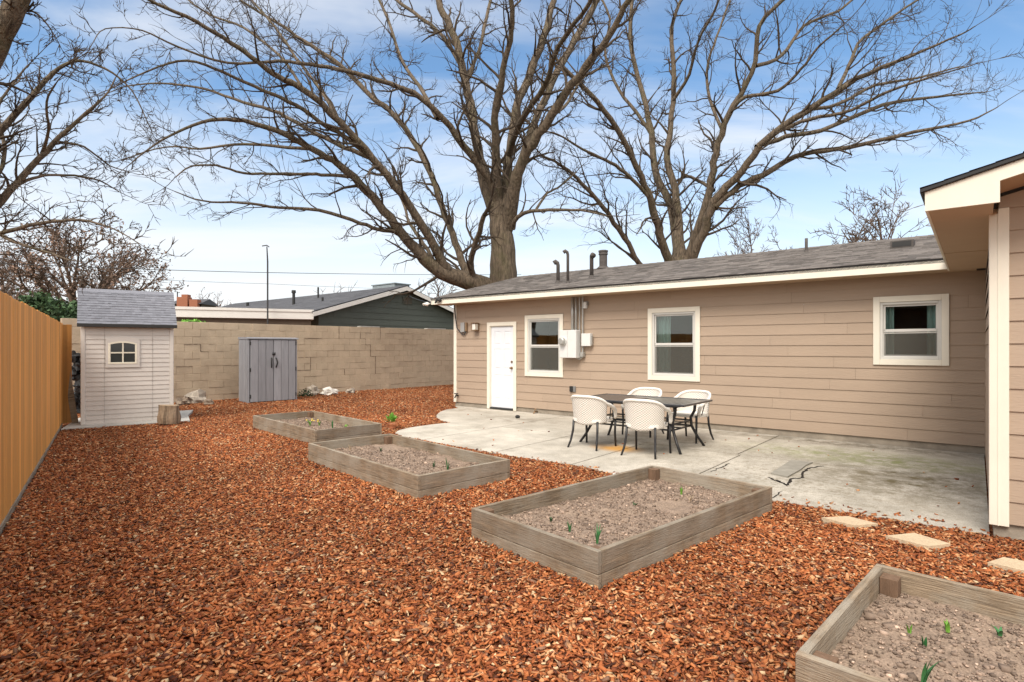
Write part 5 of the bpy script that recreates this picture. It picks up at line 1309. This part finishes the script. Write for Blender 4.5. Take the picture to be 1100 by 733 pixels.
def leafy(name, label, c, r, n, seed, m='leafdk', cat='shrub', sz=.07, group=None):
    rs2 = np.random.RandomState(seed); t = thing(name, label, cat, (c[0], c[1], 0), 0, group)
    cl = rs2.normal(0, 1, (28, 3)); cl /= np.linalg.norm(cl, axis=1, keepdims=True); cl *= rs2.uniform(.3, .85, (28, 1)); k = rs2.randint(0, 28, n)
    p = cl[k]+rs2.normal(0, .16, (n, 3)); p = p*np.array(r)+np.array([0, 0, c[2]])
    d1 = rs2.normal(0, 1, (n, 3)); d1 /= np.linalg.norm(d1, axis=1, keepdims=True); d2 = np.cross(d1, rs2.normal(0, 1, (n, 3))); d2 /= np.linalg.norm(d2, axis=1, keepdims=True)
    s = rs2.uniform(.5, 1, (n, 1))*sz; V = np.stack([p-d1*s, p+d2*s*.6, p+d1*s, p-d2*s*.6], 1).reshape(-1, 3); tn = np.repeat(rs2.uniform(.5, 1.7, n), 4)
    mesh_np('foliage', V, np.arange(n*4).reshape(-1, 4), M[m], t, np.stack([tn, tn, tn, np.ones_like(tn)], 1))
    tb_ = Tubes()
    for i in range(12): tb_.add([(0, 0, 0), tuple(cl[i]*.3*np.array(r)+np.array([0, 0, c[2]*.6])), tuple(cl[i]*.9*np.array(r)+np.array([0, 0, c[2]]))], [.03, .02, .008], 5)
    tb_.build('stem', M['bark2'], t)
    return t
for px, py, Y, rx, rz, lab in ((38, 336, 14, .55, .50, 'dark green evergreen bush over the cedar fence, nearest the left edge'), (54, 342, 15.5, .75, .55, 'middle dark evergreen bush behind the cedar fence'),
                               (74, 345, 17, .6, .55, 'dark evergreen bush right behind the left side of the shed roof')):
    c = at(px, py, Y); leafy('evergreen_bush', lab, (c.x, c.y, c.z), (rx, rx, rz), 3200, int(px), group='evergreen bushes behind the cedar fence')
c = at(205, 349, 19); leafy('ivy', 'green ivy growing over the block wall top beside the shed', (c.x, c.y, c.z), (.8, .4, .18), 900, 5, 'leafgr', sz=.06, cat='ivy')
c = at(420, 300, 80)

# ------------------------------------------------------------------ neighbours
E1 = Vector((-8.15, 23.5, 0)); gh = thing('neighbour_house', 'dark green gabled house with grey roof behind the block wall', 'house', E1, RZ)
HWd = 4.89; GE, GR = 3.0, 4.45; GL = -17.7
mb = MB(); mb.box(GL+.4, -.36, .4, 2*HWd-.4, 0, GE-.02); pr = [(.4, GE-.03), (HWd, GR-.16), (2*HWd-.4, GE-.03)]
mb.prismx(pr, GL+.4, -.36)
z = 0
while z < GR-.2:
    zt = z+.28; y0_ = max(.38, .4+(z-GE)/(GR-GE)*(HWd-.4)) if z > GE-.1 else .38; y1_ = 2*HWd-y0_
    zt2 = zt; y0t = max(.38, .4+(zt-GE+.15)/(GR-GE)*(HWd-.4)) if zt > GE-.1 else .38
    if 2*HWd-2*y0t > .1: mb.poly([(-.335, y0t, z), (-.335, 2*HWd-y0t, z), (-.357, 2*HWd-y0t, zt), (-.357, y0t, zt)])
    z = zt
mb.build('green_wall', M['green'], gh)
mb = MB(); mb.prismx([(-.1, GE-.03), (HWd, GR-.0), (2*HWd+.1, GE-.03), (2*HWd+.1, GE-.1), (HWd, GR-.08), (-.1, GE-.1)], GL, -.005, .9)
shingles(mb, GL, .01, -.12, GE-.02, (GR-GE)/HWd, HWd+.1, exp=.2, tab=.8, seed=41, lo=.85, hi=1.15)
mb.build('roof', M['nroof'], gh)
mb = MB(); mb.prismx([(-.1, GE-.24), (-.1, GE-.06), (HWd, GR-.035), (2*HWd+.1, GE-.06), (2*HWd+.1, GE-.24), (HWd, GR-.23)], -.004, .02); mb.build('rake_board', M['nwhite'], gh)
mb = MB(); yv = HWd-.0
mb.box(-.335, -.30, yv-.02+.05, yv+.62, 3.58, 3.95, bev=.01); vt = mb.build('gable_vent', M['green'], gh)
mb = MB()
for k in range(5): mb.box(-.303, -.285, yv+.07, yv+.58, 3.62+k*.062, 3.65+k*.062)
mb.build('louvre', M['brown'], vt)
def ghpt(px, py):
    # intersect with near roof slope
    d = ray(px, py); k = (GR-GE)/HWd; ob = E1.dot(BH); t = (GE-.02-H-k*ob)/(d.z-k*d.dot(BH)); p = d*t; q = p-E1; return q.dot(AH), q.dot(BH), H+p.z
for (px, py, h, r, nm) in ((315.5, 328, .75, .07, 'flue'), (341.8, 321, .6, .045, 'vent_pipe'), (266, 329.5, .25, .08, 'vent_pipe'), (346.5, 324.5, .22, .05, 'vent_pipe')):
    a, b, z = ghpt(px, py); mb = MB(); mb.tube([(a, b, z-.1), (a, b, z+h*.8), (a, b, z+h*.82), (a, b, z+h)], [r, r, r*(1.6 if nm == 'flue' else 1), r*(1.4 if nm == 'flue' else 1)], 10); mb.build(nm, M['blackrough'], gh)
mb = MB(); a, b = -1.2, HWd+.3; mb.box(a-1.9, a-.1, b, b+1.0, GR-.3, GR+.22, bev=.03); mb.box(a-1.95, a-.05, b-.03, b+1.03, GR+.22, GR+.27)
mb.build('roof_cooler', mat('blue_grey_metal', (.25, .29, .31), .6), gh)
# flat patio roof in front
r0_ = at(337, 333, 23.5); l0 = at(120, 327.2, 20.8); dv = Vector((l0.x-r0_.x, l0.y-r0_.y, 0)); lnp = dv.length; pr_ = bpy.data.objects
ang = math.atan2(dv.y, dv.x)
loc = Vector(((r0_-E1).dot(AH), (r0_-E1).dot(BH), 0))
mb = MB(); mb.box(0, lnp, -3.5, 0, 2.64, 3.03, bev=.01)
mb.box(0, lnp, -.0, .03, 2.94, 3.045)
mb.build('patio_roof', M['nwhite'], gh, loc, (0, 0, ang-RZ))
mb = MB(); mb.box(.1, lnp, -.6, -.12, 2.40, 2.635); mb.box(.3, lnp, -3.3, -3.2, 0, 2.635)
for x in (.4, 3.5, 6.6): mb.box(x, x+.12, -.4, -.28, 0, 2.40)
mb.build('porch_beam', M['brown'], gh, loc, (0, 0, ang-RZ))
# mast
mp = at(287.5, 345, 22.5); mt = thing('antenna_mast', 'thin dark antenna mast rising above the white patio roof', 'mast', (mp.x, mp.y, 0))
zt = at(287.5, 265, 22.5).z
mb = MB(); mb.tube([(0, 0, 0), (0, 0, zt-.6), (-.03, 0, zt)], [.035, .032, .022], 8); mb.build('pole', M['wire'], mt)
mb = MB(); mb.tube([(-.22, 0, zt+.02), (-.03, 0, zt+.05), (.06, 0, zt-.02)], .022, 6); mb.build('hook', M['wire'], mt)
# power lines
def cable(pts, r, lab, sag=.4):
    mb = MB(); q = []
    for i in range(len(pts)-1):
        for s in range(12):
            f = s/12; p = pts[i].lerp(pts[i+1], f); p.z -= sag*4*f*(1-f); q.append(p)
    q.append(pts[-1]); mb.tube(q, r, 5); tag(mb.build('power_line', M['wire'], smooth=True), lab, 'cable', 'overhead cables')
cable([at(-60, 280, 20), at(287, 293, 26), at(560, 295, 40)], .014, 'overhead cable passing just behind the antenna mast', .05)
cable([at(-40, 290, 40), at(287, 305, 60), at(480, 312, 90)], .016, 'faint lower overhead cable over the white patio roof', .1)
hp_ = hw(A0-.05, -.55, ZT+.08)
cable([hp_, at(465, 325.5, 15.5), at(440, 318, 26)], .012, 'service wire running from the ranch house eave corner toward the green house', .05)
mb = MB(); k = at(458, 327, 14.9); mb.blob((0, 0, 0), (.09, .05, .05), seed=2); tag(mb.build('wire_coupler', M['rockw'], loc=k), 'small white coupler on the service wire by the ranch house eave', 'connector')
# far roofs and chimney
bh = at(200, 330, 55); br = thing('far_house', 'distant brick chimneyed house behind the shed roof', 'house', (bh.x, bh.y, 0))
mb = MB(); mb.box(-1.2, 1.3, 0, 3, 0, bh.z+.3); mb.build('wall', M['brown'], br)
mb = MB(); mb.prismx([(-.3, bh.z+.3), (1.5, bh.z+.9), (3.3, bh.z+.3)], -1.5, 1.5); mb.build('roof', M['nroof'], br)
mb = MB(); zc_ = at(200, 319.5, 55).z; mb.box(-.7, .35, -.4, .4, bh.z-1, zc_, bev=.02); mb.box(-.3, .3, -.3, .3, zc_, zc_+.25, bev=.02); mb.box(.5, 1.3, -.4, .3, bh.z-1, zc_-.25, bev=.02); mb.build('chimney', M['brick'], br)
mb = MB(); mb.tube([(-.85, 0, zc_-.6), (-.85, 0, zc_+.55)], .05, 8); mb.build('vent_pipe', M['blackrough'], br)
wh_ = at(64, 330, 34); wg = thing('white_gabled_house', 'far house with white gable trim and dark roof peeping between bushes and shed', 'house', (wh_.x, wh_.y, 0), R(-25))
mb = MB(); zt = at(60, 325.5, 34).z; mb.box(-1.6, 1.6, .2, 6, 0, zt-.6); mb.build('wall', M['green'], wg)
mb = MB(); n = len(mb.v)
for s in (-1, 1):
    mb.hexa([(0, -.02, zt-.22), (s*1.9, -.02, zt-.85), (s*1.9, .1, zt-.85), (0, .1, zt-.22), (0, -.02, zt), (s*1.9, -.02, zt-.63), (s*1.9, .1, zt-.63), (0, .1, zt)])
mb.build('gable_trim', M['nwhite'], wg)
mb = MB()
for s in (-1, 1): mb.hexa([(0, -.1, zt), (s*1.95, -.1, zt-.64), (s*1.95, 6, zt-.64), (0, 6, zt), (0, -.1, zt+.06), (s*1.95, -.1, zt-.58), (s*1.95, 6, zt-.58), (0, 6, zt+.06)])
mb.build('roof', M['nroof'], wg)
# unseen house added beyond the cedar fence for the window panes to reflect
sh_ = thing('neighbour_house', 'low brown house added out of view beyond the cedar fence for the windows to reflect', 'house', (-12, -6, 0), R(-45))
mb = MB(); mb.box(-3, 4, -9, 9, 0, 2.9); mb.build('wall', M['brown'], sh_)
mb = MB(); mb.hexa([(-3.5, -9.5, 2.8), (4.5, -9.5, 2.8), (4.5, 9.5, 2.8), (-3.5, 9.5, 2.8), (.2, -9.5, 4.4), (.8, -9.5, 4.4), (.8, 9.5, 4.4), (.2, 9.5, 4.4)]); mb.build('roof', M['brown'], sh_)
print('scene built')
